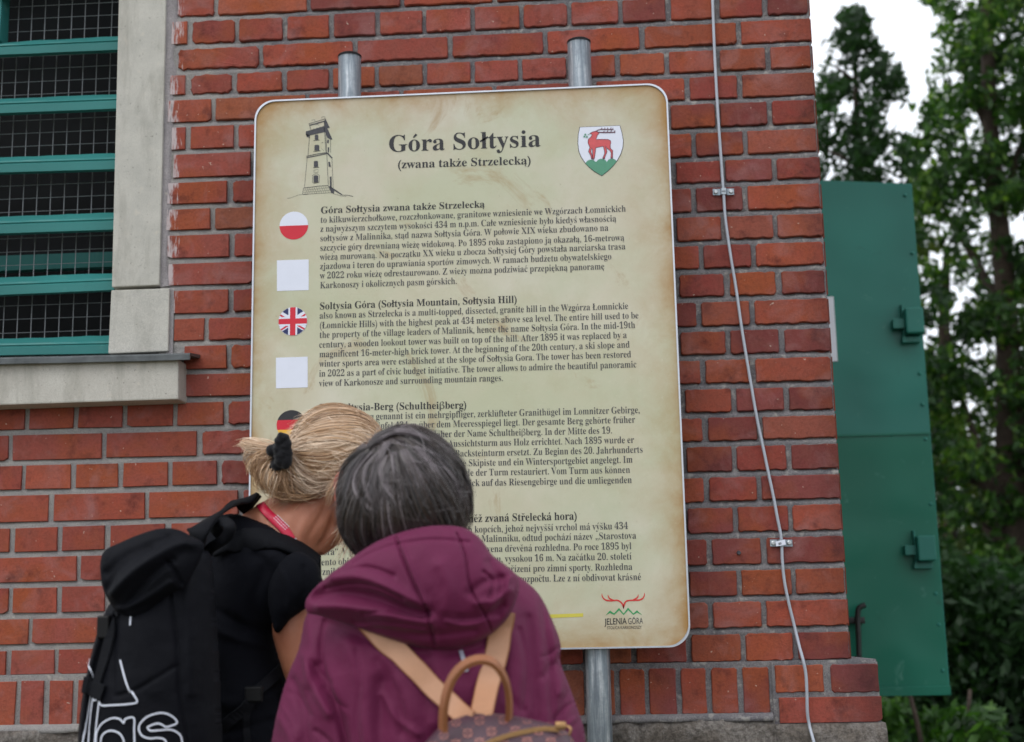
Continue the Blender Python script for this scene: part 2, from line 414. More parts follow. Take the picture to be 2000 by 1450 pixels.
def inflate(name, outline, Y0, H, mat, parent, step=3.0, back=.5, folds=(), extra=None, power=.5, smooth_poly=True, tiltx=0.0, cols=None):
    """a closed soft volume whose silhouette is the outline (photo pixels on the plane y=Y0) and whose depth
    swells smoothly from it; folds are ridges(+) and creases(-) pressed into its near side"""
    pts = [tuple(p) for p in (catmull(outline, 5, True) if smooth_poly else outline)]
    xs = np.array([p[0] for p in pts]); ys = np.array([p[1] for p in pts])
    gx = np.arange(xs.min()-step*2, xs.max()+step*2, step); gy = np.arange(ys.min()-step*2, ys.max()+step*2, step)
    X, Y = np.meshgrid(gx, gy); ins = inside(X, Y, pts); d, nx, ny = seg_dist(X, Y, pts, True)
    R = d[ins].max(); h = np.where(ins, d*(2*R-d)/2, 0)
    for it in range(900):
        h2 = .25*(np.roll(h, 1, 0)+np.roll(h, -1, 0)+np.roll(h, 1, 1)+np.roll(h, -1, 1)+step*step*.5)
        h = np.where(ins, h2, 0)
    h = (h/h.max())**power
    near = (~ins) & (d < step*1.0); keep = ins | near; snap = keep & ((~ins) | (d < step*.35))
    Xs = np.where(snap, nx, X); Ys = np.where(snap, ny, Y); h = np.where(snap, 0, h)
    hf = h*H
    for fo in folds:
        pl, wd, dp = fo[:3]; fd, _, _ = seg_dist(Xs, Ys, [tuple(q) for q in catmull(pl, 4)])
        g = np.exp(-(fd/wd)**2)
        if len(fo) > 3:   # one-sided: a soft shelf on one side of the line
            pass
        hf = hf+g*dp*np.clip(h*4, 0, 1)
    if extra is not None: hf = hf+extra(Xs, Ys)*np.clip(h*3, 0, 1)
    idx = -np.ones(X.shape, int); cells = keep[:-1, :-1] & keep[1:, :-1] & keep[:-1, 1:] & keep[1:, 1:]
    used = np.zeros(X.shape, bool); used[:-1, :-1] |= cells; used[1:, :-1] |= cells; used[:-1, 1:] |= cells; used[1:, 1:] |= cells
    k = used.sum(); idx[used] = np.arange(k)
    ux, uy, uh, ud = Xs[used], Ys[used], hf[used], h[used]
    yb = Y0+tiltx*(uy-ys.mean())
    dv = _f[None]+((ux-1000)/FPX)[:, None]*_r-((uy-725)/FPX)[:, None]*_u
    B = CAMPOS+((yb-CAMPOS[1])/dv[:, 1])[:, None]*dv
    Fv = B.copy(); Fv[:, 1] -= uh; Bv = B.copy(); Bv[:, 1] += ud*H*back+.001
    i, j = np.nonzero(cells); a = idx[i, j]; b = idx[i, j+1]; c = idx[i+1, j+1]; e = idx[i+1, j]
    Ff = [(p, s_, r_, q) for p, q, r_, s_ in zip(a, b, c, e)]; Fb = [(p+k, q+k, r_+k, s_+k) for p, q, r_, s_ in zip(a, b, c, e)]
    # sew front and back along the open border
    cnt = {}
    for f in Ff:
        for u, v in zip(f, f[1:]+f[:1]): cnt[(u, v)] = 1
    sew = [(v, u, u+k, v+k) for (u, v) in cnt if (v, u) not in cnt]
    V = np.concatenate([Fv, Bv]); F = Ff+Fb+sew
    o = mesh(name, V, F, mat, parent, True)
    return o, BVHTree.FromPolygons([tuple(v) for v in V], F)
def drape(px, py, bvhs, lift=.002):
    d = _f+(px-1000)/FPX*_r-(py-725)/FPX*_u; d = Vector(d/np.linalg.norm(d)); best = None
    for b in bvhs:
        h = b.ray_cast(Vector(CAMPOS), d)
        if h[0] is not None and (best is None or h[3] < best[3]): best = h
    if best is None: return None
    n = best[1] if best[1].dot(d) < 0 else -best[1]
    return np.array(best[0]+n*lift), np.array(n)
def ribbon(P, W, nrm, thick=.002, mb=None):
    """band along P; nrm = outward normals"""
    P = [Vector(p) for p in P]; n = len(P); W = W if hasattr(W, '__len__') else [W]*n; V = []; F = []
    for i, p in enumerate(P):
        t = (P[min(i+1, n-1)]-P[max(i-1, 0)]).normalized(); q = Vector(nrm[i]); q = (q-t*q.dot(t)).normalized(); s_ = t.cross(q)*W[i]/2
        V += [p-s_, p-s_*.9+q*thick, p+s_*.9+q*thick, p+s_]
    for i in range(n-1):
        for k in range(3): F.append((4*i+k, 4*i+k+1, 4*i+5+k, 4*i+4+k))
        F.append((4*i+3, 4*i, 4*i+4, 4*i+7))
    F += [(3, 2, 1, 0), (4*n-4, 4*n-3, 4*n-2, 4*n-1)]
    if mb is None: mb = MB()
    mb.add([v[:] for v in V], F); return mb
def drape_line(path, bvhs, lift, n=8):
    out = []; nr = []
    for q in catmull(path, n):
        h = drape(q[0], q[1], bvhs, lift)
        if h: out.append(h[0]); nr.append(h[1])
    return out, nr

# ================================================================== GROUND
gv = []; gf = []; GN = 60
for i in range(GN+1):
    for j in range(GN+1):
        x = -150+300*i/GN; y = -150+300*j/GN; r = math.hypot(x, y)
        z = .25*math.sin(x*.11)*math.cos(y*.09)*min(1, max(0, r-8)/30)
        gv.append((x, y, z))
for i in range(GN):
    for j in range(GN):
        a = i*(GN+1)+j; gf.append((a, a+GN+1, a+GN+2, a+1))
tag(mesh('ground', gv, gf, M_ground, None, True), kind='structure')

# ================================================================== BRICK TOWER
tower = empty('brick_tower', (-.3, 0, 0), 'red brick tower wall with stone framed louvred window and rough stone footing', 'building')
RY = [-20, 33, 86, 138, 191, 247, 303, 355, 413, 469, 524, 580, 637.5, 693.5, 751, 807, 863, 923, 981.5, 1043, 1106, 1167, 1230, 1296]
LP_ = [(400, y) for y in [36, 90, 141, 189, 242.5, 296, 351, 402.5, 453.5, 508.6, 562, 617, 670.7, 726, 780, 836]]+[(41, y) for y in [905, 962.5, 1026, 1084, 1143, 1204, 1265, 1324]]
LINES = []
for k in range(24):
    a = at(*LP_[k], 0); b = at(1545, RY[k], 0)
    LINES.append((a[0], a[2], b[0], b[2]))
def lz(k, x):
    if k < 0: return lz(0, x)-k*.0765
    if k > 23: return lz(23, x)-(k-23)*.12
    x0, z0, x1, z1 = LINES[k]; return z0+(z1-z0)*(x-x0)/(x1-x0)
def wx(px, k):
    """wall x of a joint seen at px in course k"""
    z = .5*(lz(k, 0)+lz(k+1, 0)); best = None
    lo, hi = -3.0, 2.0
    for _ in range(40):
        m = .5*(lo+hi); zz = .5*(lz(k, m)+lz(k+1, m))
        if proj((m, 0, zz))[0] < px: lo = m
        else: hi = m
    return .5*(lo+hi)
XR = .598; XF = -1.118       # right corner of the wall; right border of the window surround
J = {  # joints read off the photograph, per course
 -1: [345, 422.6, 602.7, 785.7, 965, 1150, 1335, 1495], 0: [334, 371, 463, 556, 647, 738, 829, 923, 1018, 1112, 1211, 1305, 1400, 1494],
 1: [347, 509.5, 693, 879.6, 1064.6, 1253.6, 1443.5], 2: [332, 367, 458, 555.4, 646, 736, 829.7, 923, 1016, 1110, 1205, 1303, 1401.5, 1499.5],
 3: [327, 417.7, 600, 784, 966, 1160, 1342, 1445], 4: [333, 367, 461.7, 'h', 1305, 1401.5, 1503], 5: [337, 'f495', 's', 1355, 1455.8],
 6: [324, 450, 'h', 1315.7, 1412, 1512.8], 7: [325, 415, 's', 1354, 1455.8], 8: [325, 452.4, 'h', 1317, 1413.8, 1514], 9: [328, 'f497', 's', 1369, 1472],
 10: [338, 451, 'h', 1321, 1419.7, 1521], 11: [338, 404, 's', 1364.8, 1469], 12: [358, 447.6, 'h', 1325, 1421.5, 1526.8], 13: [358, 'f497', 's', 1373, 1470.5],
 14: [-170, -122, -33, 53.4, 149, 244.8, 342, 441.4, 'h', 1333, 1433, 1536], 15: [-340, -163, 20.7, 203.4, 389.7, 's', 1377.7, 1483.8],
 16: [-145, -50, 47.6, 142.7, 237, 333, 428, 'h', 1337, 1433.7, 1540.8], 17: [-270, -85, 101, 287.5, 470, 's', 1380, 1483],
 18: [-170, -75, 24, 118, 210, 329, 425, 'h', 1338, 1436.5, 1544], 19: [-215, -30, 155, 248, 430, 's', 1385, 1491.8],
 20: [-170, -75, 21.5, 116, 211, 306, 400, 'h', 1342, 1444, 1550], 21: [-310, -125, 60, 248, 436, 's', 1388, 1491.5],
 22: [-170, -77, 17.4, 111.7, 206, 301, 396, 'h', 1237, 1346.4, 1451, 1554.4]}
wall = MB()
# mortar bed: a sheet with the struck joints modelled along every course
xs = np.arange(-2.9, XR+.0001, .0075); xs[-1] = XR
zoff = [.0092, .0060, .001, -.004, -.0090]
rows_z = []
def mortar_sheet(x0, x1, k0, k1, name):
    xx = np.linspace(x0, x1, int((x1-x0)/.0078)+2); V = []; F = []; nr = 0
    for k in range(k1, k0-1, -1):
        for zo in zoff[::-1]:
            zz = np.array([lz(k, x) for x in xx])+zo+.0012*vnoise(np.stack([xx*1.0, xx*0+k*3.3, xx*0+zo*200], -1), 60)
            P = np.stack([xx, xx*0, zz], -1)
            yy = {.0092: .0085, .0060: .0070, .001: .0016, -.004: .0004, -.0090: .0016}[zo]
            fresh = np.clip((-.95-xx)*8, 0, 1); yy = yy*(1-fresh*.55)
            y = yy+(.0016-.0008*fresh)*vnoise(P+2, 30)+.0010*vnoise(P, 55)+.0008*vnoise(P+9, 160)
            V += [(a, b, c) for a, b, c in zip(xx, y, zz)]; nr += 1
    n = len(xx)
    for i in range(nr-1):
        for j in range(n-1): F.append((i*n+j, i*n+j+1, (i+1)*n+j+1, (i+1)*n+j))
    return V, F
Va, Fa = mortar_sheet(XF-.03, XR, -2, 23, 'a'); Vb, Fb = mortar_sheet(-2.9, XF-.03, 14, 23, 'b')
wall.add(Va, Fa); wall.add(Vb, Fb)
wallo = mesh('wall', wall.V, wall.F, M_mortar, tower, True)
PAL_NEW = [srgb(170, 82, 64), srgb(164, 76, 58), srgb(176, 88, 66), srgb(156, 72, 62), srgb(164, 82, 72)]
PAL_OLD = [srgb(160, 76, 66), srgb(142, 64, 60), srgb(176, 92, 64), srgb(130, 62, 62), srgb(166, 80, 70), srgb(158, 94, 70), srgb(148, 68, 60), srgb(172, 78, 60)]
PAL_PIER = [srgb(144, 62, 58), srgb(162, 76, 56), srgb(122, 54, 56), srgb(156, 76, 48), srgb(134, 64, 66), srgb(170, 80, 60), srgb(110, 48, 52), srgb(148, 60, 54), srgb(160, 86, 70)]
def brick_mesh(cx, cz, w, h, rough, y0, depth=.06, seed=0, skew=(0, 0)):
    rr = random.Random(seed); pts = []
    if rough < .15:
        c = .0012; base = [(-w/2, -h/2), (w/2, -h/2), (w/2, h/2), (-w/2, h/2)]
        for (x, z) in base: pts.append((x+rr.uniform(-c, c), z+rr.uniform(-c, c)*.8))
        if rr.random() < .3:
            q = rr.randrange(2); x, z = pts[q]; s_ = .012*(1 if q == 0 else -1)
            pts[q:q+1] = [(x, z+.005), (x+s_*.6, z+.002), (x+s_, z)] if q == 0 else [(x+s_, z), (x+s_*.5, z+.0025), (x, z+.007)]
    else:
        nx = max(6, int(w/.013)); nz = 3; r = .0055*rough*1.2; j = .0008+.0012*rough
        def side(ax, az, bx, bz, n, jj):
            for i in range(n):
                t = i/n; x = ax+(bx-ax)*t; z = az+(bz-az)*t; nxn, nzn = (bz-az), -(bx-ax); L = math.hypot(nxn, nzn)
                q = rr.uniform(-1, .45)*jj; corner = r*(.5+rr.random()*.8) if i == 0 else 0
                tx, tz = (bx-ax)/L, (bz-az)/L
                if i == 0:
                    pts.append((x-nxn/L*0+tx*corner, z+tz*corner)); 
                else: pts.append((x+nxn/L*q, z+nzn/L*q))
            t = 1; pts.append((bx-tx*r*(.5+rr.random()*.8), bz-tz*r*(.5+rr.random()*.8)))
        side(-w/2, -h/2, w/2, -h/2, nx, j*1.5); side(w/2, -h/2, w/2, h/2, nz, j)
        side(w/2, h/2, -w/2, h/2, nx, j); side(-w/2, h/2, -w/2, -h/2, nz, j)
    n = len(pts); b = .0011 if rough < .15 else .0022
    V = []
    tilt = rr.uniform(-.012, .012); 
    for (x, z) in pts:
        fx = x*(1-2*b/w); fz = z*(1-2*b/h); V.append((fx, y0+tilt*x+rr.uniform(0, .0006)*rough, fz))
    for (x, z) in pts: V.append((x, y0+b+tilt*x+(rr.uniform(0, .002)*rough), z))
    for (x, z) in pts: V.append((x, depth, z))
    V = [(cx+x, y, cz+z+skew[0]*x) for x, y, z in V]
    F = [tuple(range(n))]+[(i, i+n, (i+1) % n+n, (i+1) % n) for i in range(n)]+[(i+n, i+2*n, (i+1) % n+2*n, (i+1) % n+n) for i in range(n)]
    F = [F[0]]+[f for f in F[1:]]
    return V, F
NB = 0
def put_brick(x0, x1, zb, zt, k, px, forced=None, rough=None, y0=None, vertical=False):
    """x0..x1 joint centres; zb,zt lower/upper bed"""
    global NB; NB += 1
    rr = random.Random(NB*13+5); new_ = px < 425 and k >= 3; g = (.0074 if new_ else .0064)+rr.uniform(-.0012, .0014)
    new = (px < 425 and k >= 3) or k < -3 or (px < 470 and k in (5, 9, 13)) or (px < 362 and k >= 0)
    rgh = rough if rough is not None else (.05 if new else rr.uniform(.45, 1.0))
    if px < 500 and not new and k < 20: rgh = rr.uniform(1.1, 1.9)
    w_ = x1-x0-2*g; cx = (x0+x1)/2; sk = ((lz(k, x1)-lz(k, x0))/(x1-x0)) if not vertical else 0
    zc = (zb+zt)/2; h = (zt-zb)-2*(.0068 if not new else .0078)-(rr.uniform(0, .0025) if not new else 0)
    yy = y0 if y0 is not None else (-.0042+rr.uniform(-.0012, .0006) if new else -.0030+rr.uniform(-.0015, .0012))
    V, F = brick_mesh(cx, zc, w_, h, rgh, yy, seed=NB, skew=(sk, 0))
    o = mesh('brick', V, F, M_brick, wallo, False, origin=(cx, 0, zc))
    pal = PAL_NEW if new else (PAL_PIER if px > 1290 and k > -1 else PAL_OLD)
    c = forced or rr.choice(pal); q = rr.uniform(.9, 1.1); o.color = (c[0]*q, c[1]*q, c[2]*q, 1)
    return o
for k in range(-1, 23):
    js = J[k]; out = []
    for i, j in enumerate(js):
        if j in ('h', 's'):
            a = out[-1]; b = js[i+1]; unit = 94 if j == 'h' else 188
            n = max(1, round((b-a)/unit)); out += [a+(b-a)*q/n for q in range(1, n)]
        elif isinstance(j, str): out.append(float(j[1:]))
        else: out.append(j)
    X = [wx(p, k)-(0.004 if i == 0 and k < 14 else 0) for i, p in enumerate(out)]; X.append(XR+.006+random.uniform(-.003, .003)); out.append(1650)
    for a, b, pa, pb in zip(X[:-1], X[1:], out[:-1], out[1:]):
        if b-a < .02: continue
        m = (a+b)/2; put_brick(a, b, lz(k+1, m), lz(k, m), k, (pa+pb)/2)
# soldier course at the foot, from beyond the left edge to the corner block
zt_l = at(80, 1327, 0)[2]
sol = []
xs_ = [wx(p, 22) for p in (1206.6, 1264, 1325.6, 1385.4, 1446, 1508)]
def solz(px, py): return at(px, py, -.012)
p_ = [at(p, 1350, -.012)[0] for p in (1206.6, 1264, 1325.6, 1385.4, 1446, 1508)]
z_top = at(1350, 1304, -.012)[2]; z_bot = at(1350, 1399, -.012)[2]
left_edges = []; x = p_[0]
l35 = at(35, 1375, -.012)[0]; l90 = at(90, 1375, -.012)[0]
nmid = round((p_[0]-l90)/.0745); mids = [l90+(p_[0]-l90)*i/nmid for i in range(nmid+1)]
leftx = [l35-.0765*i for i in range(4, 0, -1)]+[l35]+mids+p_[1:]
zl_top = at(80, 1329, -.012)[2]; zl_bot = at(80, 1420, -.012)[2]
for i, (a, b) in enumerate(zip(leftx[:-1], leftx[1:])):
    m = (a+b)/2; t = min(1, max(0, (m-l35)/(p_[0]-l35)))
    zt_ = zl_top+(z_top-zl_top)*t; zb_ = zl_bot+(z_bot-zl_bot)*t
    put_brick(a, b, zb_-.004, zt_+.006, 22, proj((m, 0, zt_))[0], rough=(.05 if m < -.95 else .8), y0=-.014, vertical=True)
def pxbrick(x0, x1, y0_, y1_, col, rough, Y):
    a = at(x0, (y0_+y1_)/2, Y)[0]; b = at(x1, (y0_+y1_)/2, Y)[0]; t = at((x0+x1)/2, y0_, Y)[2]; u = at((x0+x1)/2, y1_, Y)[2]
    global NB; NB += 1
    V, F = brick_mesh((a+b)/2, (t+u)/2, b-a, t-u, rough, Y, seed=NB, depth=.1); o = mesh('brick', V, F, M_brick, wallo, False, origin=((a+b)/2, 0, (t+u)/2))
    o.color = (*col, 1)
pxbrick(1514, 1609, 1299, 1353, srgb(184, 92, 58), .5, -.016); pxbrick(1623, 1717, 1297, 1353, srgb(128, 62, 66), .8, -.016); pxbrick(1522, 1723, 1362, 1412, srgb(176, 82, 70), .05, -.018)
XP = at(1721, 1350, -.016)[0]
# footing mortar behind the soldier course and the corner block, solid core of the tower
mb = MB(); mb.box(-2.9, XP-.006, -.008, .3, z_bot-.02, z_top+.012, 0); mb.box(at(1508, 1350, 0)[0], XP-.004, -.0125, .3, z_bot-.03, z_top+.006, 0)
mb.build('footing_mortar', M_mortar, tower)
# rough stone plinth
def rough_block(x0, x1, y0, y1, z0, z1, amp, name, step=.02):
    V = []; F = []; nx = int((x1-x0)/step)+1; nz = int((z1-z0)/step)+1
    X = np.linspace(x0, x1, nx); Z = np.linspace(z0, z1, nz); XX, ZZ = np.meshgrid(X, Z)
    P = np.stack([XX, XX*0, ZZ], -1)
    yy = y0+amp*(vnoise(P, 7)*.9+vnoise(P+5, 19)*.6+vnoise(P+3, 45)*.35)
    cell = np.abs(vnoise(P+11, 4.2)); yy += np.clip(.12-cell, 0, .12)*.22
    edge = np.minimum(1, (z1-ZZ)/.015); yy += (1-edge)*.01
    for i in range(nz):
        for j in range(nx): V.append((XX[i, j], yy[i, j], ZZ[i, j]))
    for i in range(nz-1):
        for j in range(nx-1): a = i*nx+j; F.append((a, a+1, a+nx+1, a+nx))
    n = len(V); B = [(x, y1, z1+.004) for x in X]+[(x1, y1, z) for z in Z]
    V += B
    for j in range(nx-1): F.append(((nz-1)*nx+j, (nz-1)*nx+j+1, n+j+1, n+j))
    for i in range(nz-1): F.append((i*nx+nx-1, n+nx+i, n+nx+i+1, (i+1)*nx+nx-1))
    return V, F
V, F = rough_block(-2.9, at(1515, 1420, -.03)[0], -.035, .3, -.02, z_bot-.008, .02, 'x', .018)
mesh('stone_footing', V, F, M_field, tower, True)
V, F = rough_block(at(1512, 1420, -.03)[0], XP+.004, -.03, .3, -.02, z_bot-.022, .016, 'x', .016)
mesh('stone_footing', V, F, M_field, tower, True)
# mortar fillet over the stones
mb = MB(); n = 120; V = []; F = []
xa, xb = -2.9, at(1508, 1400, 0)[0]
for i in range(n*3+1):
    x = xa+(xb-xa)*i/(n*3); j = .004*float(vnoise(np.array([x, .2, .3]), 25))
    V += [(x, -.012, z_bot+.006), (x, -.03+j, z_bot+.001+j), (x, -.034+j, z_bot-.012+j), (x, .0, z_bot-.02)]
for i in range(n*3):
    for q in range(3): F.append((4*i+q, 4*i+4+q, 4*i+5+q, 4*i+1+q))
mesh('mortar_fillet', V, F, M_mortar, tower, True)
# core, side wall (courses joined), upper courses out of frame
mb = MB(); mb.box(XF-.03, XR-.02, .07, 3.2, z_top-.02, 5.2); mb.box(-2.9, XF-.03, .6, 3.2, z_top-.02, 5.2); mb.box(-2.9, XF-.03, .07, .6, z_top-.02, 1.93); mb.box(XF-.03, XR-.02, .03, .08, lz(-2, 0)-.01, 5.2); mb.box(-2.9, XP-.02, .05, 3.2, -.02, z_bot-.03)
mb.build('wall_core', M_mortar, tower)
ub = MB(); us = MB()
for k in range(-24, -1):
    off = 0 if k % 2 else .06; x = XF-.01
    while x < XR-.03:
        L = .25 if k % 2 else .122; x1 = min(XR+.006, x+L)
        if XR-x1 < .05: x1 = XR+.004
        V, F = brick_mesh((x+x1)/2, (lz(k+1, x)+lz(k, x))/2, x1-x-.012, .0655, .5, .022 if k < -2 else -.002, seed=k*50+int(x*10)); ub.add(V, F); x = x1
tag(ub.build('brick_courses', M_brick, tower), kind='stuff').color = (*PAL_OLD[0], 1)
for k in range(-24, 23):
    y = .03 if k % 2 else .0
    zc = (lz(k+1, XR)+lz(k, XR))/2; y = .005
    while y < 3.1:
        L = .12 if k % 2 else .245; y1 = y+L
        us.box(XR-.05, XR+.004, y+.125*(y < .01 and k % 2 == 0)*0+.004, y1-.008, zc-.0325, zc+.0325); y = y1
tag(us.build('side_brick_courses', M_brick, tower), kind='stuff').color = (*PAL_PIER[1], 1)

# ---------------- window: stone surround, sill, louvres
xl = at(226, 300, -.012); 
def px_poly_block(name, P4, Yf, Yb, mat, parent, bev=.003):
    """block whose front face has these four photo corners on plane Yf (tl,tr,br,bl)"""
    f = [at(x, y, Yf) for x, y in P4]; bm = bmesh.new()
    vs_ = [bm.verts.new(tuple(p)) for p in f]+[bm.verts.new((p[0], Yb, p[2])) for p in f]
    for q in ((0, 3, 2, 1), (4, 5, 6, 7), (0, 1, 5, 4), (1, 2, 6, 5), (2, 3, 7, 6), (3, 0, 4, 7)): bm.faces.new([vs_[i] for i in q])
    bmesh.ops.recalc_face_normals(bm, faces=bm.faces[:])
    bmesh.ops.bevel(bm, geom=bm.edges[:], offset=bev, segments=2, affect='EDGES', profile=.6)
    bm.verts.index_update(); V = [v.co[:] for v in bm.verts]; F = [[v.index for v in f_.verts] for f_ in bm.faces]; bm.free()
    return mesh(name, V, F, mat, parent)
px_poly_block('stone_block', [(238, -260), (330, -262), (311, 557), (218, 561)], -.010, .12, M_stone, tower)
px_poly_block('stone_block', [(217, 567), (331, 563), (328, 686), (211, 691)], -.014, .12, M_stone, tower)
# render band beside the surround
m2 = MB(); V = []; F = []
za = at(322, 560, 0)[2]
for i in range(140):
    z = za+(3.3-za)*i/139; P = np.array([0, 0, z]); j = .0016*float(vnoise(P, 60)); xL = at(317, 300, 0)[0]-.004; xR_ = XF-.004+.006*float(vnoise(P+4, 22))-.012
    V += [(xL, -.0035+j, z), (xL+.008, -.0005+j, z), (xR_-.004, -.001-j, z), (xR_+.004, -.005+j, z), (xR_+.012, .006, z)]
for i in range(139):
    for q in range(4): F.append((5*i+q, 5*i+q+1, 5*i+6+q, 5*i+5+q))
M_band = mortar_mat('frame_mortar', srgb(172, 166, 168), srgb(150, 145, 147), srgb(116, 112, 114), 300, .002)
mesh('joint_fillet', V, F, M_band, tower, True)
zs = at(350, 563, 0)[2]; zb0 = at(350, 700, 0)[2]
V = [(at(329, 620, 0)[0], -.004, zs), (at(340, 620, 0)[0], -.004, zs), (at(340, 620, 0)[0], -.004, zb0), (at(327, 620, 0)[0], -.004, zb0)]
mesh('joint_fillet', V, [(0, 3, 2, 1)], M_band, tower)
# sill projecting from the wall and its zinc sheet
sill = px_poly_block('window_sill', [(-320, 716), (348, 701), (348, 780), (-320, 802)], -.075, .05, M_sill, tower, .004)
mb = MB(); a = at(0, 700, -.095); b = at(371, 690, -.095); zt_ = b[2]
V = []; F = []
XA = -2.6; n = 90
for i in range(n+1):
    x = XA+(b[0]-XA)*i/n; w_ = .0015*math.sin(x*9)+.001*math.sin(x*31); zf = at(0, 0, 0)[2]*0+np.interp(x, [at(0, 701, -.095)[0], b[0]], [at(0, 701, -.095)[2], at(371, 692, -.095)[2]])
    V += [(x, .02, zf+.020), (x, -.09+w_, zf+.004), (x, -.095+w_, zf-.001), (x, -.094+w_, zf-.014), (x, -.088+w_, zf-.0145), (x, -.088, zf-.003), (x, .02, zf+.010)]
for i in range(n):
    for q in range(6): F.append((7*i+q, 7*i+q+1, 7*i+8+q, 7*i+7+q))
F.append(tuple(range(7*n, 7*n+7)))
mesh('sill_flashing', V, F, M_zinc, sill)
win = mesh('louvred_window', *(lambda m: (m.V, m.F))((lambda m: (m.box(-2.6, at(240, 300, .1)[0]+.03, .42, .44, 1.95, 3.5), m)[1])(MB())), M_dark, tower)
SL = [(-8, 72, -38, 26), (0, 190, 60, 102)]
# slats: crest line and foot line at left (x=0) and right (x=228)
slats = [(-47, -5, -84, -45), (73, 107, 61, 97), (184, 221, 175, 212), (299, 337, 291, 330), (416, 456, 408, 448), (536, 576, 527, 566), (656, 694, 650, 690)]
Ys = .035
for (a0, a1, b0, b1) in slats:
    L0 = at(0, a0, Ys); L1 = at(0, a1, Ys); R0 = at(228, b0, Ys); R1 = at(228, b1, Ys)
    V = []; F = []; n = 60; xa = -2.55; xb = at(236, 300, .05)[0]
    for i in range(n+1):
        x = xa+(xb-xa)*i/n; t = (x-L0[0])/(R0[0]-L0[0]); zt0 = L0[2]+(R0[2]-L0[2])*t; zb_ = L1[2]+(R1[2]-L1[2])*t
        h = zt0-zb_; q = .0018*float(vnoise(np.array([x, a0*.1, 0]), 11))+.0012*float(vnoise(np.array([x, a0*.1, 5]), 30))
        prof = [(.060, 1.03), (.034, 1.0), (.010, .64), (.004, .60), (.0, .50), (.003, .46), (.0, .40), (.001, .0), (.02, .0)]
        for (dy, s_) in prof: V.append((x, Ys+dy+q*(1 if s_ > .5 else .3), zb_+h*s_+(q if s_ > .9 else 0)))
    m_ = 9
    for i in range(n):
        for q in range(m_-1): F.append((m_*i+q, m_*i+q+1, m_*i+m_+q+1, m_*i+m_+q))
    so_ = mesh('slat', V, F, M_slat, win, False)
# left frame post of the window (seen at the top left corner) and wire mesh
mb = MB(); xq = at(2, 40, .05)[0]; mb.box(xq-.05, xq+.001, .045, .1, at(0, 80, .05)[2], 3.5, .002); mb.build('window_frame', M_slat, win)
mb = MB(); Yw = .125; xr = at(245, 300, Yw)[0]
g0 = at(36, 40, Yw)[0]; g1 = at(60, 40, Yw)[0]; pitch_ = .0392
x = g0-.0
while x > -2.5: x -= pitch_
while x < xr:
    mb.tube([(x, Yw, 1.98), (x, Yw, 3.45)], .0012, 5, False); x += pitch_
z = 1.99
while z < 3.45:
    mb.tube([(-2.5, Yw-.0022, z), (xr, Yw-.0022, z)], .0009, 5, False); z += .0385
M_wire = simple('galvanised_wire', srgb(150, 154, 158), .45, .4, .1, 60)
tag(mb.build('wire_mesh', M_wire, win), 'thin galvanised square wire mesh behind the slats')
mb = MB(); a = at(0, 500, .3); mb.box(-2.5, xr+.05, .3, .33, a[2]-.045, a[2]+.0); mb.build('inner_rail', M_slat, win)
# reveal of the surround and the lintel of shade: sides of the opening
mb = MB(); xo = at(226, 300, .0)[0]; mb.box(xo+.004, xo+.1, .02, .43, 1.95, 3.5); mb.box(-2.6, xo+.1, .10, .43, 1.9, 2.03); mb.box(-2.9, XF, .05, .6, 3.45, 5.2); mb.box(-2.9,-2.55,.01,.5,1.95,3.6)
mb.build('window_reveal', M_stone, tower)

# ---------------- open steel door leaf hinged round the corner
YD = 2.3
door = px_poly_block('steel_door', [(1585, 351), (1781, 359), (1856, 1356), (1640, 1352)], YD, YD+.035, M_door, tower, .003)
tag(door, 'open dark green sheet steel door leaf beyond the wall corner')
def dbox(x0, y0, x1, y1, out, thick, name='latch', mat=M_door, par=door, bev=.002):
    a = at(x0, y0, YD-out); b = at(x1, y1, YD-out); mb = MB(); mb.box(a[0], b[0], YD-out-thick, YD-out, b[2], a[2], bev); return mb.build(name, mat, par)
# overlapping lower sheet with its edge and rivets
mb = MB(); P = [at(1628, 850, YD), at(1816, 847, YD), at(1853, 1350, YD), at(1645, 1348, YD)]
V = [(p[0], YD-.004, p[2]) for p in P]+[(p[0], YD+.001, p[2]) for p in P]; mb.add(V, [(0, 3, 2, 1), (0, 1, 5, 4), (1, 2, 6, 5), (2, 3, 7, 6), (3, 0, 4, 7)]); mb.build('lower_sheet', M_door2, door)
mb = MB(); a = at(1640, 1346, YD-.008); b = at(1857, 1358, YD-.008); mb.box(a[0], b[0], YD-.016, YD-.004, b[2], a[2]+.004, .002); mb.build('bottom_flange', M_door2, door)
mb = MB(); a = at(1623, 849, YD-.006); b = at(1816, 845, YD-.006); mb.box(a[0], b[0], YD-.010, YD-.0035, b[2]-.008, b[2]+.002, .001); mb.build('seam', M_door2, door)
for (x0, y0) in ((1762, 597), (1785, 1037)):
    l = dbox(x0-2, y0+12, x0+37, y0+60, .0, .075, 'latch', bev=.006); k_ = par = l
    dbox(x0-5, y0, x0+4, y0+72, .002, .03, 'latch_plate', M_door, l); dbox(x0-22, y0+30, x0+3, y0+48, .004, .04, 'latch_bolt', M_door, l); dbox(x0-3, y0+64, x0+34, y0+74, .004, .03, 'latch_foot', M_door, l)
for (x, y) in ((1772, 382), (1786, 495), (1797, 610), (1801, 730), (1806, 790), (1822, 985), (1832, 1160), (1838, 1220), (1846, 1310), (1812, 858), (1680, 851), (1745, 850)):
    p = at(x, y, YD); mb = MB(); mb.ell((p[0]-.01, YD-.004, p[2]), (.008, .004, .008), None, 8, 6); mb.build('rivet', M_door, door, True)
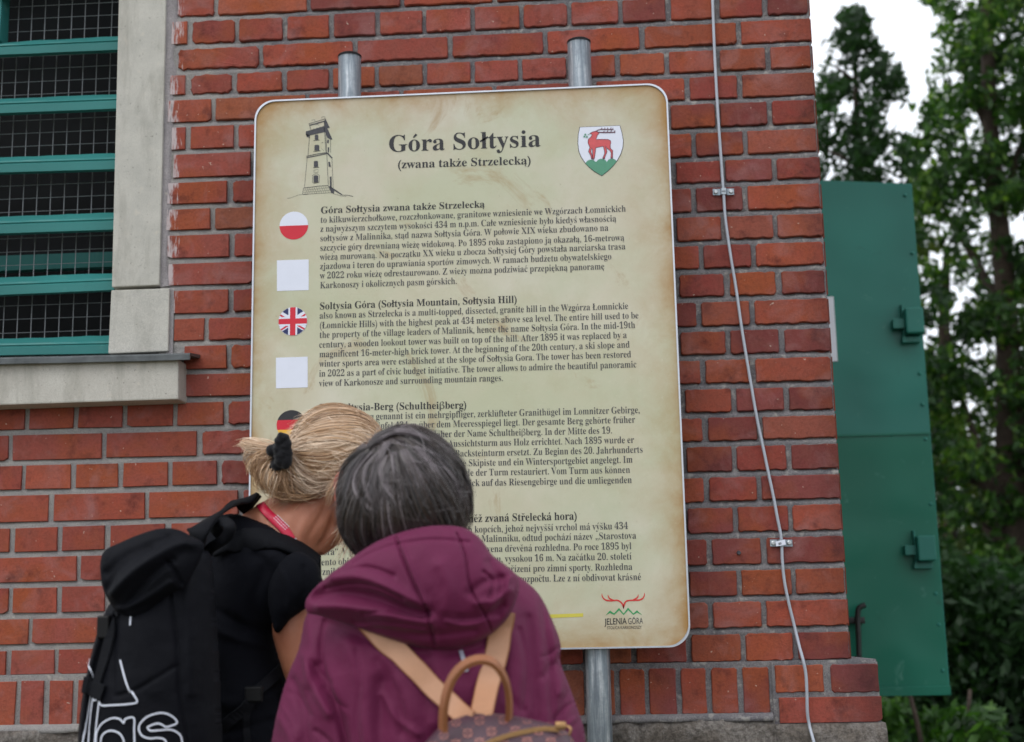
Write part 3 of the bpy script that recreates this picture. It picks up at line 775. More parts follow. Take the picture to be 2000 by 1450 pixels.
mb = MB(); pts = [at(1678, 1302, YD-.06), at(1677, 1250, YD-.06), at(1675, 1205, YD-.06), at(1678, 1188, YD-.06), at(1690, 1182, YD-.06)]; pts = catmull(pts, 5)
mb.tube(pts, .011, 8); b1 = at(1655, 1206, YD-.05); b2 = at(1690, 1218, YD-.05); mb.box(b1[0], b2[0], YD-.05, YD-.0, b2[2], b1[2], .003)
mb.build('door_stay', M_iron, door, True)
a = at(1618, 580, YD-.003); b = at(1636, 706, YD-.003); mb = MB(); mb.box(a[0]-.05, b[0], YD-.005, YD-.003, b[2], a[2]); pp = mb.build('paper_notice', M_paper, door); tag(pp, 'white paper sheet taped to the green door')

# ================================================================== INFORMATION BOARD
YS = -.125
board = empty('information_board', (-.35, -.08, 0), 'large parchment coloured town information board on two galvanised posts', 'sign')
cs = [at(530, 197, YS), at(1280, 165, YS), at(1306, 210, YS), at(1345, 1225, YS), at(497, 235, YS), at(489, 975, YS), at(1315, 1264, YS), at(1090, 1268, YS)]
SX0 = (cs[4][0]+cs[5][0])/2; SX1 = (cs[2][0]+cs[3][0])/2; SZ1 = (cs[0][2]+cs[1][2])/2; SZ0 = (cs[6][2]+cs[7][2])/2
def rrect(x0, x1, z0, z1, r, seg=10):
    P = []
    for cx, cz, a0 in ((x1-r, z1-r, 0), (x0+r, z1-r, 90), (x0+r, z0+r, 180), (x1-r, z0+r, 270)):
        for i in range(seg+1):
            a = RAD(a0+90*i/seg); P.append((cx+r*math.cos(a), cz+r*math.sin(a)))
    return P
RO = .052
def plate(P, y0, y1):
    n = len(P); V = [(x, y0, z) for x, z in P]+[(x, y1, z) for x, z in P]
    return V, [tuple(range(n)), tuple(range(n, 2*n))[::-1]]+[(i, i+n, (i+1) % n+n, (i+1) % n) for i in range(n)]
def signmat():
    m, n, b = newmat('parchment_print'); p = pos(n); s = sep(n, p)
    cx, cz = (SX0+SX1)/2, (SZ0+SZ1)/2; hx, hz = (SX1-SX0)/2, (SZ1-SZ0)/2
    t0 = noise(n, 2.2, 4, .55, p); t1 = noise(n, 7, 6, .65, p, .3); t2 = noise(n, 70, 5, .7, p)
    mp = N(n, 'ShaderNodeMapping'); mp.inputs['Scale'].default_value = (260, 1, 90); n.links.new(p, mp.inputs[0]); fib = noise(n, 1.0, 3, .6, mp.outputs[0])
    c = ramp(n, t0.outputs[0], [(.3, srgb(192, 187, 158)), (.5, srgb(200, 195, 171)), (.7, srgb(208, 204, 186))])
    zt = mth(n, 'MULTIPLY', mth(n, 'SUBTRACT', s[2], SZ0+.75), 1.6, clamp=True)
    c = mixc(n, mth(n, 'MULTIPLY', zt, .6), c, srgb(200, 194, 180))
    gr = ramp(n, noise(n, 3.1, 5, .6, p).outputs[0], [(.42, (0, 0, 0)), (.62, (.6, .6, .6))]); c = mixc(n, gr, c, srgb(182, 188, 156)); c = mixc(n, ramp(n, noise(n, 9.0, 6, .7, p).outputs[0], [(.5, (0, 0, 0)), (.78, (.4, .4, .4))]), c, srgb(178, 170, 136))
    ex = mth(n, 'DIVIDE', mth(n, 'ABSOLUTE', mth(n, 'SUBTRACT', s[0], cx)), hx); ez = mth(n, 'DIVIDE', mth(n, 'ABSOLUTE', mth(n, 'SUBTRACT', s[2], cz)), hz)
    e = mth(n, 'ADD', mth(n, 'POWER', ex, 9.0), mth(n, 'POWER', ez, 12.0))
    f = mth(n, 'MULTIPLY', mth(n, 'ADD', e, mth(n, 'MULTIPLY', mth(n, 'SUBTRACT', t1.outputs[0], .48), 3.0)), .68, clamp=True)
    f = mth(n, 'MULTIPLY', f, mth(n, 'MULTIPLY', mth(n, 'ADD', mth(n, 'POWER', mth(n, 'MAXIMUM', ex, ez), 5.0), 0.02), 1.0), clamp=True)
    c = mixc(n, f, c, srgb(164, 122, 62))
    st = noise(n, 5.5, 7, .7, p, .8); c = mixc(n, ramp(n, st.outputs[0], [(.60, (0, 0, 0)), (.74, (.6, .6, .6))]), c, srgb(158, 122, 72))
    c = mixc(n, ramp(n, fib.outputs[0], [(.66, (0, 0, 0)), (.78, (.35, .35, .35))]), c, srgb(140, 130, 96))
    c = mixc(n, ramp(n, t2.outputs[0], [(.68, (0, 0, 0)), (.76, (.55, .55, .55))]), c, srgb(130, 116, 82))
    c = mixc(n, ramp(n, t2.outputs[0], [(.25, (.2, .2, .2)), (.4, (0, 0, 0))]), c, srgb(222, 218, 196))
    n.links.new(c, b.inputs['Base Color']); b.inputs['Roughness'].default_value = .42; b.inputs['Specular IOR Level'].default_value = .4
    bump(n, b, fib.outputs[0], .0002)
    return m
M_parch = signmat()
V, F = plate(rrect(SX0, SX1, SZ0, SZ1, RO), YS+.0025, YS+.012); mesh('backing_panel', V, F, M_alu, board)
panel = mesh('printed_panel', *plate(rrect(SX0+.0028, SX1-.0028, SZ0+.0028, SZ1-.0026, RO+.002), YS, YS+.0027), M_parch, board)
tag(panel, 'aged parchment print with four paragraphs of black text')
P = rrect(SX0-.001, SX1+.001, SZ0-.001, SZ1+.001, RO); n = len(P); Q = rrect(SX0+.003, SX1-.003, SZ0+.003, SZ1-.003, RO-.001)
V = [(x, YS-.004, z) for x, z in P]+[(x, YS-.004, z) for x, z in Q]+[(x, YS+.03, z) for x, z in P]+[(x, YS+.002, z) for x, z in Q]
F = []
for i in range(n):
    j = (i+1) % n; F += [(i, j, j+n, i+n), (i, i+2*n, j+2*n, j), (i+n, j+n, j+3*n, i+3*n)]
mesh('edge_trim', V, F, M_alu, board)
for (xa_, ya_, xb_, yb_) in ((683, 150, 0, 0), (1132, 130, 0, 0)):
    c = at(xa_, ya_, -.08); top = at(xa_, 112 if xa_ < 800 else 84, -.08)[2]
    mb = MB(); mb.tube([(c[0], -.08, -.3), (c[0], -.08, top)], .0302, 32); po = mb.build('post', M_galv, board, True)
    for pl in po.data.polygons:
        if len(pl.vertices) > 4: pl.use_smooth = False
    mb = MB(); mb.tube([(c[0], -.08, top-.002), (c[0], -.08, top+.003), (c[0], -.08, top+.006)], [.0312, .0312, .027], 32); mb.build('post_cap', M_buckle, po)
# --- print geometry
def flat(name, tris, mat, layer, parent=panel):
    mb = MB()
    for V, F in tris: mb.add(V, F)
    y = YS-.0003*layer
    return mesh(name, [(x, y, z) for x, z in [(v[0], v[1]) for v in mb.V]], mb.F, mat, parent)
def S(px, py):
    p = at(px, py, YS); return (p[0], p[2])
def poly(pts):
    V = [Vector((x, z, 0)) for x, z in pts]; T = tessellate_polygon([V]); out = []
    for t in T:
        a, b, c = (V[i] for i in t)
        if (b-a).cross(c-a).z < 0: t = (t[0], t[2], t[1])
        out.append(tuple(t))
    return [(x, z, 0) for x, z in pts], out
def strk(pts, w):
    """pts (x,z) metres"""
    V = []; F = []; n = len(pts); W = w if hasattr(w, '__len__') else [w]*n
    for i in range(n):
        a = np.array(pts[max(i-1, 0)]); b = np.array(pts[min(i+1, n-1)]); t = (b-a)/(np.linalg.norm(b-a)+1e-9); q = np.array([-t[1], t[0]])*W[i]/2; p = np.array(pts[i])
        V += [(*(p+q), 0), (*(p-q), 0)]
    for i in range(n-1): F.append((2*i, 2*i+1, 2*i+3, 2*i+2))
    return V, F
PXM = 1/(FPX/3.44)
def disc(cx, cz, r, a0=0, a1=360, n=40):
    return [(cx+r*math.cos(RAD(a0+(a1-a0)*i/n)), cz+r*math.sin(RAD(a0+(a1-a0)*i/n))) for i in range(n+(0 if a1-a0 == 360 else 1))]
# --- letters
def mathbold(ch):
    if 'A' <= ch <= 'Z': return chr(0x1D400+ord(ch)-65)
    if 'a' <= ch <= 'z': return chr(0x1D41A+ord(ch)-97)
    if '0' <= ch <= '9': return chr(0x1D7CE+ord(ch)-48)
    if ch == 'ß': return chr(0x1D6C3)
    return ch
ACC = {'ó': 'oa', 'ś': 'sa', 'ź': 'za', 'ń': 'na', 'ć': 'ca', 'á': 'aa', 'é': 'ea', 'í': 'ıa', 'ý': 'ya', 'ú': 'ua', 'Ó': 'Oa', 'Ł': 'Ll', 'ł': 'll', 'ż': 'zd', 'ą': 'ao', 'ę': 'eo', 'ü': 'uu', 'ö': 'ou', 'ä': 'au',
       'ž': 'zc', 'š': 'sc', 'č': 'cc', 'ř': 'rc', 'ě': 'ec', 'ň': 'nc', 'ů': 'ur', 'Ś': 'Sa'}
GC = {}
def glyph(ch, bold, serif=True):
    key = (ch, bold, serif)
    if key in GC: return GC[key]
    src = ch if not serif else mathbold('i' if ch == 'ı' else ch)
    def conv(s):
        c = bpy.data.curves.new('g', 'FONT'); c.body = s; c.size = 1; c.resolution_u = 3
        c.offset = (0.0 if bold else -.0095) if (serif and src != ch) or ch == 'ı' else (.008 if bold else -.002)
        o = bpy.data.objects.new('g', c); COL.objects.link(o); dg = bpy.context.evaluated_depsgraph_get(); e = o.evaluated_get(dg); m = e.to_mesh()
        V = np.array([v.co[:] for v in m.vertices]) if len(m.vertices) else np.zeros((0, 3)); F = [tuple(p.vertices) for p in m.polygons]
        e.to_mesh_clear(); bpy.data.objects.remove(o); bpy.data.curves.remove(c); return V, F
    V, F = conv(src); r = mathbold('H') if serif else 'H'; V2, _ = conv(src+r); V1, _ = conv(r)
    adv = V2[:, 0].max()-V1[:, 0].max()
    if ch == 'ı':   # cut the dot off the i
        keep = [f for f in F if max(V[list(f), 1]) < .50]; F = keep
    GC[key] = (V, F, adv); return GC[key]
def marks(kind, V, cap, bold):
    t = .05 if bold else .034; xc = (V[:, 0].min()+V[:, 0].max())/2; top = V[:, 1].max(); out = []
    if cap: top = V[:, 1].max()
    else: top = .49
    if kind == 'a': out.append(strk([(xc-.03, top+.06), (xc+.09, top+.2)], [t, t*2.0]))
    if kind == 'd': out.append(poly(disc(xc, top+.13, t*1.15, n=12)))
    if kind == 'u': out += [poly(disc(xc-.09, top+.13, t*1.1, n=10)), poly(disc(xc+.09, top+.13, t*1.1, n=10))]
    if kind == 'c': out.append(strk([(xc-.12, top+.19), (xc, top+.08), (xc+.12, top+.19)], t*1.2))
    if kind == 'r': out.append(strk(disc(xc, top+.14, .07, n=12)+[(xc+.07, top+.14)], t*.8))
    if kind == 'o': x = V[:, 0].max()-.08; out.append(strk([(x, .01), (x-.07, -.08), (x-.05, -.15), (x+.03, -.16)], [t, t*1.3, t*1.3, t*.6]))
    if kind == 'l':
        x = xc if not cap else V[:, 0].min()+.16; h = .38 if not cap else .36
        out.append(strk([(x-.15, h-.09), (x+.16, h+.09)], t*1.5))
    return out
def layout(s, bold, serif=True, track=0.0):
    parts = []; x = 0
    for ch in s:
        if ch == ' ': x += .25+track; continue
        base, mk = ACC.get(ch, (ch, None)) if ch in ACC else (ch, None)
        if ch in ACC: base, mk = ACC[ch][0], ACC[ch][1]
        if ch == '°': base = 'o'
        V, F, adv = glyph(base, bold, serif)
        if len(V):
            W = V.copy(); W[:, 0] += x; W[:, 2] = 0; parts.append((W, F))
            if mk:
                for mv, mf in marks(mk, V, base.isupper(), bold): parts.append(([(a+x, b, 0) for a, b, _ in mv], mf))
        x += adv+track
    return parts, x
def text(s, p0, p1, cap, bold=False, anchor=None, mat=M_ink, serif=True, name='text_line', layer=2):
    """baseline from photo pixel p0 to p1 on the board; cap = capital height in photo pixels; anchor=(substring, px) pins that word"""
    A = at(*p0, YS); B = at(*p1, YS); parts, w_ = layout(s, bold, serif); z0 = A[2]; z1 = B[2]
    ch = cap*PXM/(.66 if serif else .70)
    if anchor:
        _, wa = layout(s[:s.index(anchor[0])], bold, serif)
        if anchor[0] != s[0:1] and s[s.index(anchor[0])-1] == ' ': wa += 0
        xa_ = at(anchor[1], p1[1], YS)[0]; sx = (B[0]-xa_)/(w_-wa); x0 = B[0]-sx*w_
    else: sx = (B[0]-A[0])/w_; x0 = A[0]
    mb = MB(); zz = (z0+z1)/2
    for V, F in parts:
        for q_, dz_ in (((0, 0),) if (bold or not serif) else ((0, -.004), (.35, .007))):
            mb.add([(x0+v[0]*sx, YS-.0003*(layer+q_), z0+(z1-z0)*(v[0]/w_)+(v[1]+dz_)*ch) for v in V], F)
    if x0 < at(560, 1000, YS)[0]: pass
    return mesh(name, mb.V, mb.F, mat, panel)
text('Góra Sołtysia', (758, 297.4), (1057, 286.5), 34, True)
text('(zwana także Strzelecką)', (776, 329.4), (1038, 321), 16.5, True)
text('Góra Sołtysia zwana także Strzelecką', (626, 417.5), (947, 405.5), 13.6, True)
for s_, a, b in (
 ('to kilkuwierzchołkowe, rozczłonkowane, granitowe wzniesienie we Wzgórzach Łomnickich', (625.7, 436), (1222.8, 413.8)),
 ('z najwyższym szczytem wysokości 434 m n.p.m. Całe wzniesienie było kiedyś własnością', (625.3, 453.5), (1204, 433)),
 ('sołtysów z Malinnika, stąd nazwa Sołtysia Góra. W połowie XIX wieku zbudowano na', (624.8, 472), (1188.6, 451)),
 ('szczycie góry drewnianą wieżę widokową. Po 1895 roku zastąpiono ją okazałą, 16-metrową', (624.8, 490.5), (1219.7, 470.3)),
 ('wieżą murowaną. Na początku XX wieku u zbocza Sołtysiej Góry powstała narciarska trasa', (624.8, 508.5), (1222, 487.4)),
 ('zjazdowa i teren do uprawiania sportów zimowych. W ramach budżetu obywatelskiego', (624.8, 526.5), (1194.8, 507)),
 ('w 2022 roku wieżę odrestaurowano. Z wieży można podziwiać przepiękną panoramę', (624.8, 544.8), (1180.9, 526.5)),
 ('Karkonoszy i okolicznych pasm górskich.', (624.8, 563.7), (892.6, 555)),
 ('also known as Strzelecka is a multi-topped, dissected, granite hill in the Wzgórza Łomnickie', (623.8, 623), (1227.4, 603.9)),
 ('(Łomnickie Hills) with the highest peak at 434 meters above sea level. The entire hill used to be', (623.8, 642), (1247.6, 622.3)),
 ('the property of the village leaders of Malinnik, hence the name Sołtysia Góra. In the mid-19th', (623.8, 660.6), (1240.9, 641)),
 ('century, a wooden lookout tower was built on top of the hill. After 1895 it was replaced by a', (623, 679.7), (1224.7, 660.6)),
 ('magnificent 16-meter-high brick tower. At the beginning of the 20th century, a ski slope and', (623.5, 698.4), (1230.3, 679.3)),
 ('winter sports area were established at the slope of Sołtysia Gora. The tower has been restored', (623.5, 717), (1233, 698.4)),
 ('in 2022 as a part of civic budget initiative. The tower allows to admire the beautiful panoramic', (623, 736.2), (1243.6, 718)),
 ('view of Karkonosze and surrounding mountain ranges.', (623, 755.3), (983, 744.5))):
    text(s_, a, b, 12.8, mat=M_ink2)
text('Soltysia Góra (Sołtysia Mountain, Sołtysia Hill)', (623.8, 605), (1010.3, 591.5), 13.8, True)
text('Der Sołtysia-Berg (Schultheißberg)', (623.8, 803.5), (911.8, 798), 13.8, True)
for s_, a, b, w_, wp in (
 ('auch Schultheißberg genannt ist ein mehrgipfliger, zerklüfteter Granithügel im Lomnitzer Gebirge,', 822.5, (1250, 807), 'genannt', 734),
 ('dessen höchster Gipfel 434 m über dem Meeresspiegel liegt. Der gesamte Berg gehörte früher', 841, (1240.7, 826), 'über', 818),
 ('den Schulzen von Malinnik, daher der Name Schultheißberg. In der Mitte des 19.', 860, (1196, 847), 'daher', 844),
 ('Jahrhunderts wurde hier ein Aussichtsturm aus Holz errichtet. Nach 1895 wurde er', 879, (1238.6, 865.5), 'Aussichtsturm', 875.5),
 ('durch einen 16 m hohen Backsteinturm ersetzt. Zu Beginn des 20. Jahrhunderts', 899, (1256, 884.5), 'Backsteinturm', 888.5),
 ('wurde am Hang der Góra eine Skipiste und ein Wintersportgebiet angelegt. Im', 918, (1236, 904), 'Skipiste', 914.5),
 ('Jahr 2022 wurde der Turm restauriert. Vom Turm aus können', 937, (1231, 924), 'der', 929),
 ('man den schönen Blick auf das Riesengebirge und die umliegenden', 957, (1234.5, 943.8), 'auf', 940.5)):
    text(s_, (623, a), b, 12.8, False, (w_, wp), M_ink2)
text('Hora Sołtysia (rovněž zvaná Střelecká hora)', (622, 1028), (1127.6, 1015), 14.2, True, ('zvaná', 947))
for s_, a, b, w_, wp in (
 ('je žulový vrch v Lomnických kopcích, jehož nejvyšší vrchol má výšku 434', 1048, (1227, 1033.5), 'kopcích', 926.5),
 ('m n. m. Celý vrch patřil k vesnici Malinniku, odtud pochází název „Starostova', 1066, (1243, 1052.4), 'Malinniku', 940),
 ('hora“. V polovině století zde byla postavena dřevěná rozhledna. Po roce 1895 byl', 1085, (1233.8, 1073), 'dřevěná', 986),
 ('tento objekt nahrazen věží zděnou, vysokou 16 m. Na začátku 20. století', 1105, (1233.8, 1093), 'vysokou', 986),
 ('vznikla na svahu trať a zařízení pro zimní sporty. Rozhledna', 1124, (1235.5, 1113.4), 'pro', 1040.7),
 ('byla obnovena z rozpočtu. Lze z ní obdivovat krásné', 1144, (1252.4, 1133.4), 'rozpočtu', 1013.8)):
    # the left end of every line starts at the margin: set the hidden part to fit
    i = s_.index(w_); pre = s_[:i].rstrip().rsplit(' ', 1); L, R = pre[0], pre[1]+' '+s_[i:]
    zt = a+(b[1]-a)*(wp-622)/(b[0]-622)
    text(R, (wp, zt), b, 12.6, False, (w_, wp), M_ink2)
    _, wl = layout(L, False); _, wr_ = layout(s_[i:], False); full = 622+(wl/wr_)*(b[0]-wp)
    text(L, (622, a), (min(wp-80, full), a+(zt-a)*.9), 12.6, mat=M_ink2)
# crest
def cz(x, y): return S(1110+x/11.154, 230+y/11.154)
sh = [(245, 205), (1130, 170), (1175, 330), (1205, 500), (1195, 660), (1150, 800), (1080, 930), (980, 1060), (880, 1160), (730, 1280), (560, 1180), (450, 1090), (350, 980), (270, 860), (220, 730), (200, 560), (210, 370)]
def smooth2(pts, keep=()): return pts
flat('crest_border', [poly([cz(*p) for p in sh])], M_ink2, 2)
ctr = np.array([700, 640]); sh2 = [tuple(np.array(p)+(ctr-np.array(p))/np.linalg.norm(ctr-np.array(p))*14) for p in sh]
crest = flat('crest', [poly([cz(*p) for p in sh2])], M_white, 3); tag(crest, 'white shield with a red stag on three green hills')
arc = lambda cx, cy, r, a0, a1, n=8: [(cx+r*math.cos(RAD(a0+(a1-a0)*i/n)), cy+r*math.sin(RAD(a0+(a1-a0)*i/n))) for i in range(n+1)]
hills = arc(492, 1045, 125, 195, 320)+arc(725, 1030, 130, 210, 330)+arc(950, 1015, 118, 215, 330)+[(970, 1055), (880, 1145), (730, 1265), (560, 1165), (450, 1075), (375, 1000)]
flat('crest_hills', [poly([cz(*p) for p in hills])], M_hill, 4)
stag = [(470, 350), (530, 315), (600, 300), (660, 325), (665, 360), (635, 380), (605, 480), (740, 478), (870, 480), (920, 510), (925, 560), (912, 600), (920, 680), (965, 715), (965, 890), (925, 895), (935, 780), (915, 730), (850, 680), (800, 625), (830, 690), (842, 750), (800, 850), (790, 900), (750, 895), (790, 790), (790, 740), (760, 630), (600, 660), (588, 760), (565, 900), (530, 905), (530, 800), (525, 690), (510, 670), (490, 740), (525, 850), (540, 915), (505, 905), (490, 830), (440, 745), (470, 650), (430, 560), (435, 480), (490, 430), (520, 375)]
for q, (mt, ly) in enumerate(((M_stagd, 5), (M_stag, 6))):
    if q == 0: flat('stag_outline', [strk([cz(*p) for p in stag+[stag[0]]], 14/11.154*PXM)], mt, ly)
    else: flat('stag', [poly([cz(*p) for p in stag])], mt, 4.5)
ant = [strk([cz(*p) for p in L_], w_/11.154*PXM) for L_, w_ in (([(600, 310), (650, 275), (720, 262), (850, 265), (985, 262)], 20), ([(650, 325), (780, 330), (920, 328), (1020, 325)], 22), ([(720, 262), (735, 225)], 16), ([(790, 262), (800, 225)], 16), ([(850, 262), (862, 225)], 16), ([(920, 262), (935, 222)], 16), ([(965, 262), (975, 230)], 14), ([(1000, 322), (1022, 285)], 14), ([(760, 325), (790, 290)], 14), ([(840, 325), (865, 285)], 14), ([(920, 325), (945, 280)], 14), ([(505, 895), (560, 915)], 30), ([(745, 885), (790, 900)], 30), ([(920, 880), (965, 888)], 30))]
flat('stag_antlers', ant, M_stagd, 7)
flat('stag_twig', [strk([cz(470, 360), cz(420, 385)], .0014)]+[poly(disc(*cz(a, b), .0026, n=10)) for a, b in ((370, 375), (350, 420), (405, 425))], M_hill, 7)
# flags
R29 = 29.2*PXM
c = S(574, 441); flat('flag_poland', [poly(disc(*c, R29, 0, 180))], M_white, 2); flat('flag_poland', [poly(disc(*c, R29, 180, 360))], M_red, 2)
c = np.array(S(572, 628)); flat('flag_britain', [poly(disc(*c, R29))], M_white, 2)
def clipd(pts):
    """clip polygon roughly to the disc"""
    out = []
    for i in range(len(pts)):
        a = np.array(pts[i]); b = np.array(pts[(i+1) % len(pts)])
        for t in np.linspace(0, 1, 14)[:-1]:
            q = a+(b-a)*t; d = np.linalg.norm(q)
            out.append(tuple(q if d < .985 else q/d*.985))
    return [(c[0]+x*R29, c[1]+z*R29) for x, z in out]
flat('flag_blue_field', [poly(disc(*c, R29*.985))], M_blue, 2.5)
def bandp(a, b, w_):
    a = np.array(a, float); b = np.array(b, float); t = (b-a)/np.linalg.norm(b-a); q = np.array([-t[1], t[0]])*w_/2; return clipd([tuple(a+q), tuple(b+q), tuple(b-q), tuple(a-q)])
for k_, (e_, f_) in enumerate((((-1.5, -.92), (1.5, .92)), ((-1.5, .92), (1.5, -.92)))):
    flat('flag_saltire', [poly(bandp(e_, f_, .40))], M_white, 3+.1*k_)
for k_, (e_, f_) in enumerate((((-1.5, -1.0), (0, -.08)), ((1.5, .84), (0, -.08)), ((-1.5, .84), (0, -.08)), ((1.5, -1.0), (0, -.08)))):
    flat('flag_saltire', [poly(bandp(e_, f_, .12))], M_red, 3.3+.1*k_)
W3 = lambda h_: clipd([(-h_, -1.2), (h_, -1.2), (h_, -h_), (1.2, -h_), (1.2, h_), (h_, h_), (h_, 1.2), (-h_, 1.2), (-h_, h_), (-1.2, h_), (-1.2, -h_), (-h_, -h_)])
flat('flag_cross', [poly(W3(.31))], M_white, 3.8)
flat('flag_cross', [poly(W3(.19))], M_red, 4.1)
c = S(569, 830)
def band(a, b): return [(c[0]+R29*math.sqrt(max(0, 1-t*t)), c[1]+R29*t) for t in np.linspace(a, b, 10)]+[(c[0]-R29*math.sqrt(max(0, 1-t*t)), c[1]+R29*t) for t in np.linspace(b, a, 10)]
flat('flag_germany', [poly(band(.33, .995))], M_ink, 2); flat('flag_germany', [poly(band(-.33, .33))], M_red, 2); flat('flag_germany', [poly(band(-.995, -.33))], M_gold, 2)
for x0, y0 in ((541, 508), (539, 698)):
    flat('blank_sticker', [poly([S(x0, y0+1), S(x0+62, y0-1), S(x0+62, y0+59), S(x0, y0+61)])], M_white, 2)
flat('yellow_bar', [poly([S(900, 1207), S(1139, 1198), S(1139, 1205), S(900, 1214)])], M_ybar, 2)
# town logo
def lz_(x, y): return S(1160+x/14.5, 1140+y/14.5)
an1 = [(225, 285), (235, 360), (280, 430), (360, 478), (500, 490), (640, 475), (720, 500), (790, 560), (830, 640), (838, 715)]
an2 = [(1432, 262), (1425, 350), (1380, 420), (1290, 468), (1150, 475), (1000, 480), (920, 500), (870, 560), (845, 640), (838, 715)]
wd = [x*PXM/14.5 for x in (8, 30, 38, 42, 42, 40, 42, 44, 44, 12)]
for q in (an1, an2):
    pp_ = catmull(q, 4); W = np.interp(np.linspace(0, 9, len(pp_)), range(10), wd); flat('logo_antlers', [strk([lz_(*p) for p in pp_], list(W))], M_lred, 2)
for q in ([(398, 320), (410, 370), (450, 430), (560, 480)], [(1257, 310), (1245, 370), (1200, 420), (1100, 475)]):
    pp_ = catmull(q, 4); W = np.interp(np.linspace(0, 3, len(pp_)), range(4), wd[:4]); flat('logo_antlers', [strk([lz_(*p) for p in pp_], list(W))], M_lred, 2.4)
mt = [(330, 900), (455, 765), (570, 850), (710, 690), (840, 850), (960, 690), (1110, 850), (1220, 765), (1370, 895), (1220, 800), (1110, 888), (960, 760), (840, 895), (710, 760), (570, 888), (455, 810)]
mt = [(330, 905), (455, 765), (572, 848), (710, 690), (842, 852), (965, 682), (1115, 848), (1220, 762), (1368, 895), (1220, 822), (1115, 888), (968, 752), (842, 895), (712, 758), (572, 890), (455, 830)]
flat('logo_hills', [poly([lz_(*p) for p in mt])], M_lgreen, 2)
text('JELENIA', (1181.5, 1220.5), (1224, 1219.2), 11.6, True, serif=False, name='logo_lettering')
text('GÓRA'.replace('Ó', 'O'), (1226.5, 1219.5), (1256, 1218.5), 11.6, False, serif=False, name='logo_lettering', mat=M_ink2)
flat('logo_lettering', [strk([S(1237, 1207.0), S(1239, 1205)], .0012)], M_ink2, 2)
text('STOLICA KARKONOSZY', (1185.5, 1229.4), (1253.5, 1228.2), 5.6, False, serif=False, name='logo_lettering')
# lookout tower drawing
def tz(x, y): return S(560+x/8.056, 220+y/8.056)
K = 1/8.056*PXM; ln = []
def L(pts, w_=5): ln.append(strk([tz(*p) for p in pts], w_*K))
def Pg(pts): ln.append(poly([tz(*p) for p in pts]))
L([(350, 180), (610, 100)], 9); L([(360, 205), (590, 140)], 20); L([(350, 180), (365, 215), (375, 260)], 8); L([(590, 130), (598, 320), (615, 620)], 7)
Pg([(590, 135), (612, 100), (680, 245), (640, 250), (720, 425), (690, 430), (640, 400), (600, 300)])
Pg([(302, 300), (590, 215), (600, 255), (600, 310), (320, 372), (300, 350)])
for i in range(5): L([(365+i*48, 300-i*14), (385+i*48, 255-i*12)], 4)
L([(398, 130), (400, 118), (440, 115), (445, 140)], 6); L([(552, 100), (552, 72), (598, 68), (605, 95)], 6)
Pg([(300, 340), (370, 360), (350, 415), (340, 385), (318, 392)]); L([(360, 370), (335, 680)], 6); L([(615, 330), (630, 640)], 8); L([(690, 430), (690, 640)], 6)
L([(312, 690), (470, 655), (640, 630)], 12); L([(312, 712), (480, 680), (640, 645)], 16); L([(640, 640), (715, 720)], 22)
L([(322, 715), (280, 1180)], 5); L([(632, 660), (655, 1150)], 7); L([(712, 720), (732, 1190)], 5)
for (x, y, w1, h1, w2) in ((470, 390, 55, 80, 95), (475, 555, 75, 90, 110), (460, 810, 65, 95, 92), (460, 1045, 72, 110, 70)):
    Pg([(x-w1/2, y-h1/2+10), (x-w1/4, y-h1/2), (x+w1/4, y-h1/2), (x+w1/2, y-h1/2+10), (x+w1/2, y+h1/2), (x-w1/2, y+h1/2)]); L([(x-w2/2, y+h1/2+14), (x+w2/2, y+h1/2+4)], 9)
L([(410, 990), (408, 1100), (420, 1112), (510, 1105), (515, 990), (480, 968), (440, 970), (410, 990)], 6); L([(430, 905), (430, 948), (495, 944), (495, 900), (430, 905)], 5)
Pg([(655, 780), (680, 775), (695, 865), (660, 850)]); Pg([(640, 430), (665, 430), (660, 490), (635, 480)]); Pg([(645, 550), (668, 550), (665, 640), (648, 620)]); Pg([(678, 1010), (705, 1010), (708, 1190), (682, 1180)])
L([(455, 200), (480, 190), (510, 200)], 6); L([(265, 1190), (500, 1160), (655, 1150)], 9); L([(265, 1190), (248, 1290)], 6)
Pg([(655, 1155), (715, 1180), (890, 1300), (870, 1305), (745, 1230), (745, 1280), (700, 1265)])
L([(270, 1225), (660, 1185)], 4); L([(262, 1258), (690, 1225)], 4); L([(255, 1290), (690, 1262)], 5)
for i in range(11): x = 290+i*36; L([(x, 1190-i*3), (x+6, 1222-i*3)], 4); L([(x+18, 1222-i*3), (x+20, 1256-i*3)], 4); L([(x, 1255-i*3), (x+4, 1288-i*2)], 4)
L([(0, 1352), (60, 1345), (200, 1295), (330, 1290)], 4); L([(690, 1262), (760, 1285), (860, 1315), (940, 1325)], 4); L([(890, 1300), (960, 1302), (1045, 1322)], 8); L([(545, 565), (590, 610)], 3); L([(550, 480), (572, 472)], 8)
tag(flat('tower_drawing', ln, M_ink2, 2), 'ink drawing of a tall stone lookout tower')

